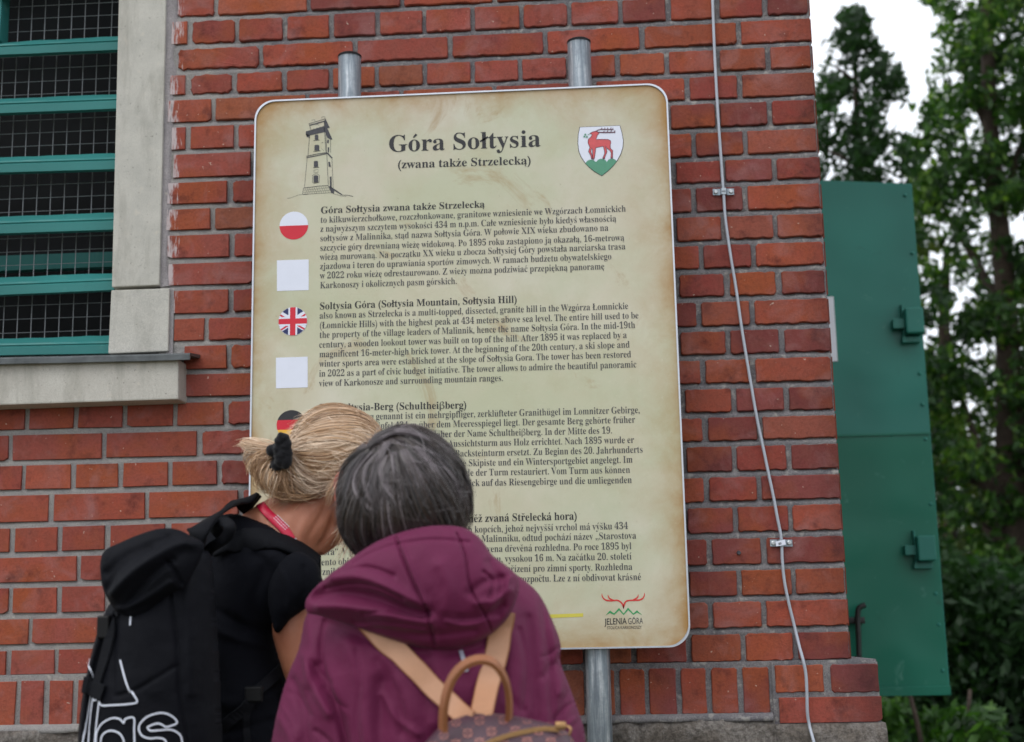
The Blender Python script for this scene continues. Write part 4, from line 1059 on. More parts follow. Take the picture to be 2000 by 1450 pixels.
# ================================================================== CABLE AND CLAMPS
cable = empty('cable', tuple(at(1470, 800, -.01)), 'thin grey cable clipped down the brick corner beside the board', 'cable')
cp = [(1390, -120), (1391, -30), (1392, 10), (1396, 110), (1402, 220), (1409, 320), (1413, 375), (1417, 430), (1427, 500), (1437, 560), (1450, 650), (1465, 740), (1478, 815), (1490, 872), (1502, 930), (1511, 972), (1519, 1015), (1525, 1045), (1527, 1068), (1528, 1095), (1532, 1135), (1541, 1180), (1552, 1225), (1561, 1262), (1569, 1292), (1574, 1318), (1576, 1355), (1577, 1392), (1581, 1418), (1590, 1452), (1600, 1500), (1606, 1600), (1606, 2000)]
pts = []
for i, (x, y) in enumerate(cp):
    pts.append(at(x, y, -.010 if y < 1230 else (-.022 if y < 1290 else -.034-.02*(y > 1440))))
mb = MB(); mb.tube(catmull(pts, 6), .0040, 10); mb.build('sheath', M_cable, cable, True)
for (x, y, stick, rot) in ((1413, 375, False, -.02), (1526, 1061, True, -.03)):
    c = at(x, y, -.008); mb = MB()
    V = []; F = []; prof = [(-.0275, .0), (-.0275, -.0015), (-.009, -.0015), (-.0065, -.009), (.0065, -.009), (.009, -.0015), (.0275, -.0015), (.0275, 0)]
    hh = .0085
    for (dx, dy) in prof: V += [(c[0]+dx, -.0065+dy, c[2]-hh+dx*rot), (c[0]+dx, -.0065+dy, c[2]+hh+dx*rot)]
    for i in range(len(prof)-1): F.append((2*i, 2*i+2, 2*i+3, 2*i+1))
    mb.add(V, F); cl = mb.build('clamp', M_galv, cable)
    for s_ in (-1, 1):
        mb = MB(); mb.tube([(c[0]+s_*.0195, -.007, c[2]), (c[0]+s_*.0195, -.0105, c[2]), (c[0]+s_*.0195, -.0115, c[2])], [.0056, .0056, .004], 12); mb.build('screw', M_screw, cl)
    if stick:
        a = -.0162; cx_, cz_ = c[0]-.002, c[2]-.001
        q = [(-.012, -.0075), (.012, -.0035), (.0105, .009), (-.0135, .0045)]
        st_ = mesh('sticker', [(cx_+x_, a, cz_+z_) for x_, z_ in q]+[(cx_+x_, a+.0004, cz_+z_) for x_, z_ in q], [(0, 1, 2, 3), (4, 7, 6, 5)], M_white, cl)
        mb = MB()
        for i in range(6):
            u = -.006+i*.0013; mb.box(cx_+u, cx_+u+.0007, a-.0004, a-.0002, cz_-.003+u*.16, cz_+.0025+u*.16)
        mb.build('sticker_bars', M_ink2, cl)
    else:
        mb = MB()
        for i in range(5):
            u = -.005+i*.0022; mb.box(c[0]+u, c[0]+u+.0012, -.0160, -.01555, c[2]-.003, c[2]+.001)
        mb.build('stamped_mark', M_ink2, cl)
mb = MB(); c = at(1443, 1080, -.004); mb.tube([(c[0], .0, c[2]), (c[0], -.012, c[2])], [.006, .0045], 8); o_ = mb.build('wall_plug', M_ink2, tower)

# ================================================================== PERSON helpers
def strands(name, P, W, cols, parent, nrm):
    """P (n,m,3) paths, W (n,m) widths, nrm (n,m,3) outward normals -> one mesh of thin flat locks"""
    n, m, _ = P.shape; T = np.gradient(P, axis=1); T /= np.linalg.norm(T, axis=2, keepdims=True)+1e-9
    nrm = nrm+RNG.normal(0, .38, (n, 1, 3)); Sd = np.cross(T, nrm); Sd /= np.linalg.norm(Sd, axis=2, keepdims=True)+1e-9
    A = P-Sd*W[..., None]/2; B = P+Sd*W[..., None]/2; V = np.stack([A, B], 2).reshape(-1, 3)
    i = np.arange(n)[:, None]*m*2+np.arange(m-1)[None]*2; i = i.ravel(); Fc = np.stack([i, i+1, i+3, i+2], 1)
    C = np.repeat(np.repeat(cols[:, None], m, 1), 2, 1).reshape(-1, 3) if cols.ndim == 2 else np.repeat(cols, 2, 1).reshape(-1, 3)
    me = bpy.data.meshes.new(name); base = wloc(parent); me.vertices.add(len(V)); me.vertices.foreach_set('co', (V-base).ravel())
    me.loops.add(len(Fc)*4); me.loops.foreach_set('vertex_index', Fc.ravel()); me.polygons.add(len(Fc)); me.polygons.foreach_set('loop_start', np.arange(len(Fc))*4); me.polygons.foreach_set('loop_total', np.full(len(Fc), 4))
    me.update(calc_edges=True); ca = me.color_attributes.new('Col', 'FLOAT_COLOR', 'POINT'); c4 = np.ones((len(V), 4)); c4[:, :3] = C; ca.data.foreach_set('color', c4.ravel())
    me.materials.append(M_hair); me.polygons.foreach_set('use_smooth', [True]*len(Fc)); o = bpy.data.objects.new(name, me); COL.objects.link(o); o.parent = parent; return o
def nrmz(v): return v/(np.linalg.norm(v, axis=-1, keepdims=True)+1e-9)
def hand(mb, w, d, side):
    """relaxed hand hanging from wrist w along d"""
    w = np.array(w, float); d = np.array(d, float)/np.linalg.norm(d); a = np.cross(d, [0, 0, 1.0]) if abs(d[2]) < .9 else np.array([0, 1.0, 0]); a = a/np.linalg.norm(a); b = np.cross(d, a)
    mb.tube([w, w+d*.03, w+d*.075, w+d*.09], [(.02, .026), (.018, .034), (.015, .040), (.011, .037)], 12)
    for i, (o, L_) in enumerate(((-.029, .062), (-.010, .075), (.010, .078), (.028, .070))):
        p = w+d*.08+b*o; mb.tube([p, p+d*L_*.45+a*.004*side, p+d*L_*.8+a*.016*side, p+d*L_+a*.026*side], [.0095, .0085, .0078, .006], 8)
    p = w+d*.03+b*.026; mb.tube([p, p+d*.03+b*.022+a*.006*side, p+d*.058+b*.028+a*.014*side], [.012, .0105, .008], 8)
def legs(person, cx, cy, jm, tilt=0):
    mb = MB()
    for s_ in (-1, 1):
        x = cx+s_*.095
        mb.loft([(cx+s_*.07, cy, .95, .11, .12), (x, cy, .82, .1, .11), (x, cy+.01, .5, .068, .075), (x, cy, .3, .062, .068), (x, cy, .09, .055, .06)])
    mb.loft([(cx, cy, .84, .17, .13), (cx, cy, .95, .175, .13), (cx, cy, 1.05, .15, .115)])
    V, F = remesh(mb.V, mb.F, .014, 4); mesh('trousers', V, F, jm, person, True)
    for s_ in (-1, 1):
        x = cx+s_*.095; mb = MB(); mb.ell((x, cy+.05, .045), (.048, .135, .045)); mb.ell((x, cy-.03, .07), (.046, .06, .06)); mb.box(x-.045, x+.045, cy-.08, cy+.17, 0, .03, .012)
        V, F = remesh(mb.V, mb.F, .008, 3); V[:, 2] -= V[:, 2].min(); mesh('shoe', V, F, M_shoe, person, True)

# ================================================================== WOMAN IN THE PLUM JACKET
YW = -1.38
p2 = empty('person', (at(838, 1400, YW)[0], YW, 0), 'person with grey streaked bob seen from behind in a plum hooded jacket', 'person')
out = [(700, 1120), (760, 1085), (860, 1075), (950, 1088), (1008, 1122), (1052, 1160), (1080, 1215), (1095, 1258), (1094, 1292), (1112, 1340), (1128, 1385), (1141, 1428), (1146, 1500), (1150, 1640), (1130, 1750), (1090, 1800), (1050, 1770), (1040, 1720), (1040, 1900), (860, 1925), (660, 1900), (640, 1730), (620, 1790), (575, 1800), (535, 1740), (520, 1600), (532, 1460), (545, 1390), (565, 1318), (588, 1262), (600, 1200), (640, 1150)]
rsf = np.random.default_rng(3)
folds = [([(648, 1215), (645, 1260), (655, 1310), (700, 1450), (705, 1600)], 6, -.007), ([(1060, 1175), (1072, 1260), (1080, 1350), (1085, 1470), (1088, 1600)], 6, -.007),
         ([(700, 1250), (735, 1330), (742, 1400), (760, 1470)], 22, .010), ([(770, 1330), (765, 1400), (770, 1480)], 16, -.010), ([(800, 1330), (830, 1390), (835, 1470)], 20, .007),
         ([(640, 1300), (660, 1340), (690, 1390), (700, 1440)], 11, -.010), ([(610, 1280), (630, 1330), (668, 1385)], 10, .008), ([(585, 1330), (612, 1380), (622, 1450)], 11, -.008), ([(1000, 1200), (1015, 1290), (1020, 1400)], 16, .007), ([(1035, 1210), (1045, 1300), (1052, 1400)], 10, -.007),
         ([(1085, 1230), (1100, 1300), (1098, 1350)], 9, .007), ([(1110, 1350), (1095, 1395), (1100, 1440)], 8, -.006), ([(1100, 1290), (1080, 1300), (1065, 1320)], 6, -.006), ([(660, 1220), (700, 1235), (780, 1262), (850, 1275)], 9, -.006), ([(890, 1275), (950, 1260), (990, 1220)], 9, -.006),
         ([(610, 1215), (625, 1270), (618, 1330)], 12, .006), ([(870, 1290), (880, 1340), (870, 1400)], 15, .006), ([(720, 1270), (728, 1330), (722, 1400), (735, 1470)], 6, -.004), ([(655, 1340), (672, 1362), (700, 1376)], 5, -.003), ([(625, 1290), (640, 1312), (668, 1330)], 5, -.003), ([(575, 1350), (600, 1362), (628, 1392)], 6, -.003), ([(560, 1375), (585, 1400), (602, 1432)], 6, .003), ([(760, 1290), (800, 1350), (808, 1420)], 10, -.005), ([(1020, 1230), (1035, 1300), (1030, 1380)], 5, -.006), ([(1092, 1262), (1078, 1275), (1062, 1282)], 3, -.005), ([(1118, 1372), (1098, 1384), (1085, 1402)], 3.5, -.006), ([(1126, 1400), (1108, 1415), (1098, 1440)], 3.5, .005), ([(985, 1300), (1000, 1350), (1040, 1400)], 9, -.004), ([(840, 1420), (800, 1395), (770, 1350)], 7, .005), ([(640, 1420), (668, 1440), (690, 1480)], 5, -.005), ([(560, 1400), (590, 1440), (600, 1500)], 12, .007)]
def wr(X, Y): return .0045*vnoise(np.stack([X/55, Y/80, X*0+2], -1), 1)+.0007*vnoise(np.stack([X/16, Y/22, X*0+7], -1), 1)
jacket, bj = inflate('jacket', out, YW, .125, M_jacket, p2, 3.2, .9, folds, wr, .5)
tag(jacket, 'plum softshell jacket')
hood_o = [(598, 1172), (622, 1142), (660, 1112), (700, 1082), (742, 1056), (790, 1038), (850, 1027), (905, 1031), (938, 1052), (962, 1085), (990, 1106), (1011, 1128), (1012, 1160), (995, 1202), (968, 1232), (930, 1256), (880, 1270), (820, 1266), (750, 1245), (680, 1220), (620, 1202), (600, 1196)]
hf_ = [([(640, 1150), (700, 1142), (752, 1150), (800, 1172)], 4, -.006), ([(672, 1118), (730, 1112), (780, 1128)], 5, -.005), ([(950, 1120), (968, 1140), (962, 1170)], 4, -.005), ([(720, 1200), (780, 1196), (838, 1206)], 4, -.004), ([(700, 1225), (760, 1222), (840, 1232)], 4, .004), ([(1000, 1130), (985, 1165), (960, 1190)], 4, .005), ([(880, 1215), (920, 1222), (955, 1210)], 5, .004), ([(778, 1052), (796, 1090), (820, 1145), (845, 1200), (852, 1260)], 2.6, -.0065), ([(786, 1052), (804, 1090), (828, 1145), (853, 1200), (860, 1260)], 3, .003), ([(896, 1045), (915, 1090), (925, 1150), (940, 1178), (957, 1215), (962, 1238)], 2.4, -.006),
       ([(625, 1165), (680, 1158), (740, 1168), (800, 1190), (842, 1198)], 13, -.015), ([(660, 1128), (720, 1130), (790, 1160), (835, 1185)], 13, .012), ([(630, 1185), (700, 1190), (780, 1205), (850, 1215)], 12, .011), ([(925, 1160), (950, 1140), (985, 1130)], 8, -.006), ([(940, 1180), (970, 1175), (1000, 1155)], 9, .008),
       ([(700, 1100), (760, 1072), (850, 1058), (920, 1062)], 4, -.004), ([(960, 1100), (985, 1150), (975, 1200)], 8, -.007), ([(905, 1210), (950, 1205), (985, 1185)], 9, -.006), ([(870, 1110), (885, 1150), (880, 1190)], 14, .007), ([(700, 1215), (780, 1235), (850, 1240), (930, 1232)], 8, -.005)]
hood, bh = inflate('hood', hood_o, YW-.100, .066, M_jacket, p2, 2.2, .6, hf_, wr, .45)
# neck and head under the hair, hands
hc = at(792, 955, YW+.02)
mb = MB(); mb.ell(hc+np.array([0, .005, -.008]), (.070, .088, .078)); mb.ell(hc+np.array([0, .045, -.05]), (.056, .055, .06)); mb.ell(hc+np.array([0, .1, -.02]), (.012, .02, .02)); mb.ell(hc+np.array([0, .085, -.085]), (.025, .022, .02)); mb.ell(hc+np.array([0, .092, -.055]), (.024, .012, .009))
for s_ in (-1, 1): mb.ell(hc+np.array([s_*.077, .01, -.02]), (.008, .018, .03)); mb.ell(hc+np.array([s_*.03, .086, .0]), (.012, .01, .008))
nb = at(850, 1120, YW+.02); mb.tube([hc+np.array([0, -.005, -.05]), (hc+nb)/2, nb, nb+np.array([0, 0, -.12])], [.055, .052, .06, .09], 16)
tc = at(850, 1300, YW); mb.loft([(tc[0], YW+.02, .95, .12, .06), (tc[0], YW+.02, 1.15, .12, .07), (tc[0], YW+.02, 1.3, .12, .05), (tc[0], YW+.02, 1.36, .06, .03)])
for px_, s_ in ((590, 1), (1098, -1)):
    a = at(px_ if s_ > 0 else px_, 1700, YW); w0 = np.array([a[0], YW, a[2]-.02]); mb.tube([at(640 if s_ > 0 else 1030, 1230, YW+.02), (at(600 if s_ > 0 else 1090, 1450, YW)), w0+np.array([0, 0, .0]), w0+np.array([0, .01, -.07])], [.03, .025, .024, .022], 10)
    mb.tube([(tc[0]+(-.1*s_), YW+.02, 1.27), at(640 if s_ > 0 else 1030, 1230, YW+.02)], [.04, .03], 10); hand(mb, w0+np.array([0, .01, -.07]), (0, .1, -1), s_)
V, F = remesh(mb.V, mb.F, .0042, 3); mesh('body', V, F, M_skin, p2, True)
legs(p2, at(838, 1400, YW)[0], YW+.02, M_jean)
# grey bob
def bob():
    c = at(788, 974, YW+.005); rx, ry, rz = .0935, .112, .1065
    n, m = 9000, 20; r = np.random.default_rng(11)
    Wd = np.array([-.030, -.066, .078]); Wd = Wd/np.array([rx, ry, rz]); Wd /= np.linalg.norm(Wd)
    up = nrmz(np.cross(Wd, [0, 1, .3])); sd = np.cross(Wd, up)
    ncl = 210; caz = r.uniform(0, 2*np.pi, ncl); ct = r.beta(1.2, 2.0, ncl)*1.1; ccol = r.normal(0, 1, ncl); cl = r.integers(0, ncl, n)
    az = caz[cl]+r.normal(0, .08, n); t0 = np.clip(ct[cl]+r.normal(0, .06, n), 0, 1.3)
    sm_ = lambda f, s0: vnoise(np.stack([np.cos(caz)*f+s0, np.sin(caz)*f, ct*3+s0], -1), 1)
    curl = (sm_(2.2, 3)*.9+r.normal(0, .34, ncl))[cl]; ccol = sm_(5, 8)*1.1+.9*ccol; wph = r.uniform(0, 6.3, ncl)[cl]; wam = np.abs(r.normal(0, .15, ncl))[cl]; lift = np.abs(r.normal(0, 1, ncl))[cl]*.0036+r.uniform(0, .0055, n); endz = -.074-.018*r.random(ncl)[cl]+r.normal(0, .004, n)
    swirl = .38
    s = np.linspace(0, 1, m)[None]; th = t0[:, None]*.9+s*2.15; azz = az[:, None]+swirl*np.exp(-th*2.2)*3+curl[:, None]*s**2*.6+wam[:, None]*np.sin(s*5+wph[:, None])*s
    U = np.cos(th)[..., None]*Wd+np.sin(th)[..., None]*(np.cos(azz)[..., None]*up+np.sin(azz)[..., None]*sd)
    # below the widest line the hair hangs instead of following the skull
    Pn = U.copy(); Z = U[..., 2]; hang = np.clip(-Z, 0, 2); rad = np.sqrt(np.clip(U[..., 0]**2+U[..., 1]**2, 1e-6, None)); k = np.where(Z < 0, (1-.40*np.clip(-Z*rz/.082, 0, 1.1)**3.2)/rad, 1)
    Pn[..., 0] *= k; Pn[..., 1] *= k
    P = Pn*np.array([rx, ry, rz]); P[..., 2] = np.maximum(P[..., 2], endz[:, None]-.0*s)
    N_ = nrmz(Pn/np.array([rx, ry, rz])); lf = lift[:, None]*np.sin(np.clip(s*1.4, 0, 1)*np.pi*.5)+.002
    wob = .0025*vnoise(P+cl[:, None, None]*.37, 26); P = P+N_*(lf+wob)[..., None]
    # outer ends flick slightly
    P = P+np.array([1, 0, 0])*(r.normal(0, .003, ncl)[cl][:, None]*s**3)[..., None]
    P = P+c; Wt = (.0009+.0005*r.random(n))[:, None]*(1-.75*s**4)*(.5+.5*np.clip(s*8, 0, 1))
    # pull in everything under the nape so the hood takes it
    base = np.array(srgb(54, 44, 40)); grey = np.array(srgb(136, 126, 130)); brown = np.array(srgb(60, 46, 38)); dark = np.array(srgb(16, 13, 14))
    q = np.clip(.38+.21*ccol[cl]+r.normal(0, .19, n), 0, 1); colr = np.where(q[:, None] < .5, dark+(base-dark)*(q[:, None]*2), base+(grey-base)*((q[:, None]-.5)*1.25)); colr = np.where((r.random(n) < .2)[:, None], brown, colr)
    colr = np.where((r.random(n) < .03)[:, None], grey*1.1, colr)
    C = np.repeat(colr[:, None], m, 1)*(1.0)
    scalp = MB(); scalp.ell(c+np.array([0, 0, .0]), (rx*.985, ry*.985, rz*.985), None, 40, 26)
    scalp.loft([(c[0], c[1], c[2]-.08, rx*.55, ry*.6), (c[0], c[1], c[2]-.05, rx*.86, ry*.86), (c[0], c[1], c[2]+.0, rx*.975, ry*.975)])
    V, F = scalp.V, scalp.F; V, F = remesh(V, F, .005, 2)
    face = (V[:, 1] > c[1]+.06) & (V[:, 2] < c[2]+.015); V[face, 1] = c[1]+.06
    cap = mesh('hair', V, F, M_hair, p2, True, cols=np.tile(np.array(srgb(36, 32, 33)), (len(V), 1)))
    fk = 900; fa = r.uniform(0, 2*np.pi, fk); f0 = r.uniform(.5, 1.6, fk); sf = np.linspace(0, 1, 10)[None]; fth = f0[:, None]+sf*r.uniform(.2, .8, fk)[:, None]; fz = fa[:, None]+sf*r.normal(0, .5, fk)[:, None]
    FU = np.cos(fth)[..., None]*Wd+np.sin(fth)[..., None]*(np.cos(fz)[..., None]*up+np.sin(fz)[..., None]*sd); FP = FU*np.array([rx, ry, rz])*1.04+FU*(r.uniform(.002, .018, fk)[:, None]*sf)[..., None]+c
    strands('flyaway_hairs', FP, np.full(FP.shape[:2], .0007), np.tile(np.array(srgb(70, 62, 62)), (fk, 10, 1)), cap, nrmz(FU))
    fr = (P[:, -1, 1] > c[1]+.085) & (np.abs(P[:, -1, 0]-c[0]) < .05); keep = ~fr
    strands('hair_locks', P[keep], Wt[keep], C[keep], cap, N_[keep])
    cb = BVHTree.FromPolygons([tuple(v) for v in V], F); Zl = lambda L_: [(430+x/2.0485, 742+y_/2.0485) for x, y_ in L_]
    def lock(path, k_, spread, col_, lift_, seed_, bv=cb, par=cap):
        rr = np.random.default_rng(seed_); pts_, nn_ = drape_line(Zl(path), [bv], lift_, 7)
        if len(pts_) < 4: return
        Q = np.array(pts_); Nq = np.array(nn_); mm = len(Q); s2 = np.linspace(0, 1, mm)
        kk = np.ones(5)/5; Q = np.stack([np.convolve(np.pad(Q[:, a_], 2, 'edge'), kk, 'valid') for a_ in range(3)], 1)
        T = np.gradient(Q, axis=0); Sd = nrmz(np.cross(T, Nq)); off = rr.normal(0, 1, k_)[:, None]*spread*(.35+.65*np.sin(np.pi*(.15+.8*s2)))[None]+rr.normal(0, .35, k_)[:, None]*spread*np.sin(s2*5+rr.uniform(0, 6))[None]
        up_o = (rr.uniform(0, .0025, k_)[:, None]+.003*np.sin(np.pi*s2)[None])
        PP = Q[None]+Sd[None]*off[..., None]+Nq[None]*up_o[..., None]; q_ = np.clip(rr.normal(.5, .3, k_), 0, 1)[:, None]; cc = col_[0]+(col_[1]-col_[0])*q_
        strands('hair_locks', PP, np.full((k_, mm), .0009)*np.sin(np.pi*(.1+.88*s2))[None], np.repeat(cc[:, None], mm, 1), par, np.tile(Nq[None], (k_, 1, 1)))
    hi_ = (np.array(srgb(70, 62, 64)), np.array(srgb(134, 124, 128))); md_ = (np.array(srgb(30, 25, 25)), np.array(srgb(96, 88, 90)))
    for i_, (pth_, k_, sp_, cc_) in enumerate((([(625, 300), (570, 370), (560, 430), (590, 490), (640, 525), (690, 545)], 46, .0022, hi_), ([(650, 300), (600, 360), (598, 430), (625, 490), (655, 520)], 40, .0022, hi_),
        ([(670, 310), (650, 380), (675, 440), (705, 480), (700, 540)], 50, .0026, hi_), ([(700, 300), (700, 370), (730, 440), (728, 500), (700, 560)], 60, .0030, hi_), ([(730, 290), (765, 370), (800, 450), (800, 540)], 60, .0035, hi_), ([(690, 330), (660, 420), (690, 500), (750, 580)], 60, .0035, md_),
        ([(770, 280), (830, 350), (870, 440), (885, 540)], 70, .0042, hi_), ([(810, 275), (885, 360), (935, 450), (945, 540)], 80, .0045, hi_), ([(560, 440), (580, 520), (640, 590), (740, 612)], 50, .0030, hi_), ([(600, 300), (545, 370), (530, 460), (505, 550)], 60, .0036, md_),
        ([(850, 260), (925, 340), (972, 440), (988, 530)], 60, .004, md_), ([(620, 270), (690, 235), (770, 240), (840, 270)], 70, .0045, hi_), ([(600, 290), (650, 245), (720, 225), (800, 240)], 60, .0045, md_), ([(640, 330), (620, 420), (640, 520), (620, 600)], 60, .004, md_),
        ([(760, 330), (750, 420), (790, 500), (800, 590)], 60, .004, md_), ([(860, 340), (860, 430), (900, 500), (900, 590)], 60, .004, md_), ([(560, 360), (505, 470), (485, 560), (500, 600)], 60, .005, md_), ([(520, 480), (490, 550), (520, 610), (580, 640)], 50, .004, hi_), ([(980, 470), (990, 530), (960, 575)], 40, .003, md_), ([(680, 260), (660, 300), (640, 350)], 40, .003, hi_))):
        lock(pth_, k_, sp_, cc_, .0075, 70+i_)
    # stray arcs over the crown and beside the right cheek
    k = 16; a = r.uniform(0, 2*np.pi, k); th0 = r.uniform(.1, .9, k); s1 = np.linspace(0, 1, 16)[None]; th = th0[:, None]+s1*r.uniform(.6, 1.3, k)[:, None]; az2 = a[:, None]+s1*r.normal(0, .9, k)[:, None]
    U = np.cos(th)[..., None]*Wd+np.sin(th)[..., None]*(np.cos(az2)[..., None]*up+np.sin(az2)[..., None]*sd); P = U*np.array([rx, ry, rz])*1.05+U*(.007*np.sin(s1*np.pi))[..., None]+c
    strands('stray_hairs', P, np.full(P.shape[:2], .0006), np.tile(np.array(srgb(140, 132, 136)), (k, 16, 1)), cap, nrmz(U))
bob()

# ================================================================== BLONDE WOMAN IN BLACK
YB = -1.0
p1 = empty('person', (at(500, 1400, YB)[0], YB, 0), 'person with blonde tied hair bending toward the board in a black t-shirt', 'person')
out = [(402, 1058), (410, 1028), (432, 1008), (456, 1004), (495, 1014), (540, 1032), (580, 1060), (612, 1090), (622, 1100), (628, 1140), (627, 1170), (590, 1198), (562, 1222), (541, 1236), (548, 1275), (566, 1330), (590, 1400), (606, 1500), (610, 1650), (600, 1760), (520, 1800), (420, 1790), (382, 1700), (372, 1500), (368, 1300), (380, 1150)]
tf = [([(440, 1075), (500, 1065), (560, 1075), (600, 1100)], 5, -.004), ([(520, 1090), (540, 1110), (520, 1180), (530, 1230)], 9, -.006), ([(560, 1090), (590, 1130), (585, 1180)], 22, .018), ([(440, 1190), (490, 1215), (540, 1240)], 8, -.006), ([(450, 1230), (500, 1250), (545, 1262)], 9, .006), ([(430, 1160), (470, 1200), (500, 1235)], 10, -.005), ([(420, 1340), (480, 1370), (560, 1350)], 14, .007), ([(410, 1400), (470, 1420), (560, 1400)], 9, -.006)]
tee, bt = inflate('t_shirt', out, YB-.06, .115, M_tee, p1, 3.2, .9, tf, wr, .5)
sleeve, bsl = inflate('sleeve', [(548, 1100), (578, 1078), (606, 1088), (622, 1108), (629, 1140), (627, 1168), (600, 1186), (568, 1210), (541, 1237), (530, 1205), (526, 1150)], YB-.150, .042, M_tee, p1, 2.6, .9, [([(560, 1120), (575, 1160), (570, 1200)], 6, .004), ([(600, 1110), (605, 1150), (585, 1185)], 5, -.003), ([(537, 1232), (567, 1206), (624, 1162)], 2.4, .002)], wr, .4)
hc = at(662, 902, YB)
mb = MB()
rot = Matrix.Rotation(RAD(14), 3, 'Y')
mb.ell(hc+np.array([.0, 0, .0]), (.090, .070, .080), rot)                # cranium, facing right
mb.ell(at(708, 960, YB), (.052, .056, .062), rot)                          # face mass
mb.ell(at(682, 1008, YB), (.040, .05, .034)); mb.ell(at(715, 1022, YB), (.032, .036, .026)); mb.ell(at(770, 955, YB), (.016, .012, .02)); mb.ell(at(752, 1000, YB), (.02, .022, .012)); mb.ell(at(738, 1030, YB), (.022, .024, .018))
a = at(545, 1075, YB-.03); b = at(602, 1010, YB-.01); d_ = at(648, 950, YB)
mb.tube([at(520, 1150, YB-.03), a, b, d_], [.075, .062, .056, .050], 20)
mb.tube([at(615, 1072, YB-.02), at(645, 1040, YB-.01), at(672, 1000, YB)], [.020, .028, .034], 14)
mb.tube([at(480, 1045, YB-.03), at(515, 1035, YB-.03), at(560, 1010, YB-.01)], [.036, .045, .046], 16)
tcx = at(500, 1300, YB)[0]; mb.loft([(tcx, YB-.04, .95, .1, .06), (tcx, YB-.04, 1.15, .1, .06), (tcx, YB-.04, 1.35, .09, .05), (a[0]-.02, YB-.03, 1.45, .05, .03)])
YA = YB-.112
mb.tube([at(560, 1130, YA+.03), at(577, 1180, YA), at(578, 1235, YA), at(592, 1300, YA), at(606, 1345, YA+.01)], [.034, .042, .0405, .036, .034], 18)
mb.tube([at(606, 1345, YA+.01), at(650, 1360, YA+.13), at(668, 1350, YA+.22)], [.034, .03, .022], 14); hand(mb, at(668, 1350, YA+.22), (.5, .8, .15), 1)
mb.tube([at(470, 1130, YB+.08), at(470, 1300, YB+.12), at(560, 1420, YB+.16), at(600, 1380, YB+.22)], [.04, .036, .03, .022], 14); hand(mb, at(600, 1380, YB+.22), (.5, .8, .15), -1)
V, F = remesh(mb.V, mb.F, .0040, 4)
nr = normals(V, F); uv = proj(V); front = np.clip(-nr[:, 1]*2, 0, 1)
for pl, wd_, dp in (([(668, 985), (650, 1010), (640, 1040), (622, 1068)], 5, -.0022), ([(640, 975), (625, 1010), (606, 1045), (600, 1070)], 6, -.0028), ([(655, 985), (640, 1015), (625, 1050)], 6, .002), ([(605, 1000), (590, 1030), (585, 1060)], 8, .0022), ([(620, 960), (600, 1000), (575, 1030)], 9, -.0015)):
    dd, _, _ = seg_dist(uv[:, 0], uv[:, 1], [tuple(q) for q in catmull(pl, 4)]); V += nr*(np.exp(-(dd/wd_)**2)*dp*front)[:, None]
body1 = mesh('body', V, F, M_skin, p1, True); bb = BVHTree.FromPolygons([tuple(v) for v in V], F)
# ear
M_ear = simple('reddened_ear_skin', srgb(206, 122, 104), .5, 0, .1, 60)
mb = MB(); ez = YB-.080
ring = catmull([at(668, 925, ez-.006), at(678, 935, ez-.010), at(681, 952, ez-.010), at(675, 970, ez-.006), at(666, 982, ez-.002), at(659, 985, ez+.002), at(657, 965, ez+.002), at(655, 945, ez+.0), at(660, 930, ez-.004)], 5, True)
mb.tube(ring+[ring[0]], .0042, 10, False); mb.ell(at(667, 955, ez+.002), (.009, .006, .022)); mb.tube(catmull([at(668, 940, ez-.004), at(672, 952, ez-.005), at(668, 965, ez-.003)], 4), .003, 8)
ear = mb.build('ear', M_ear, body1, True)
legs(p1, at(500, 1400, YB)[0], YB+.0, M_jean)
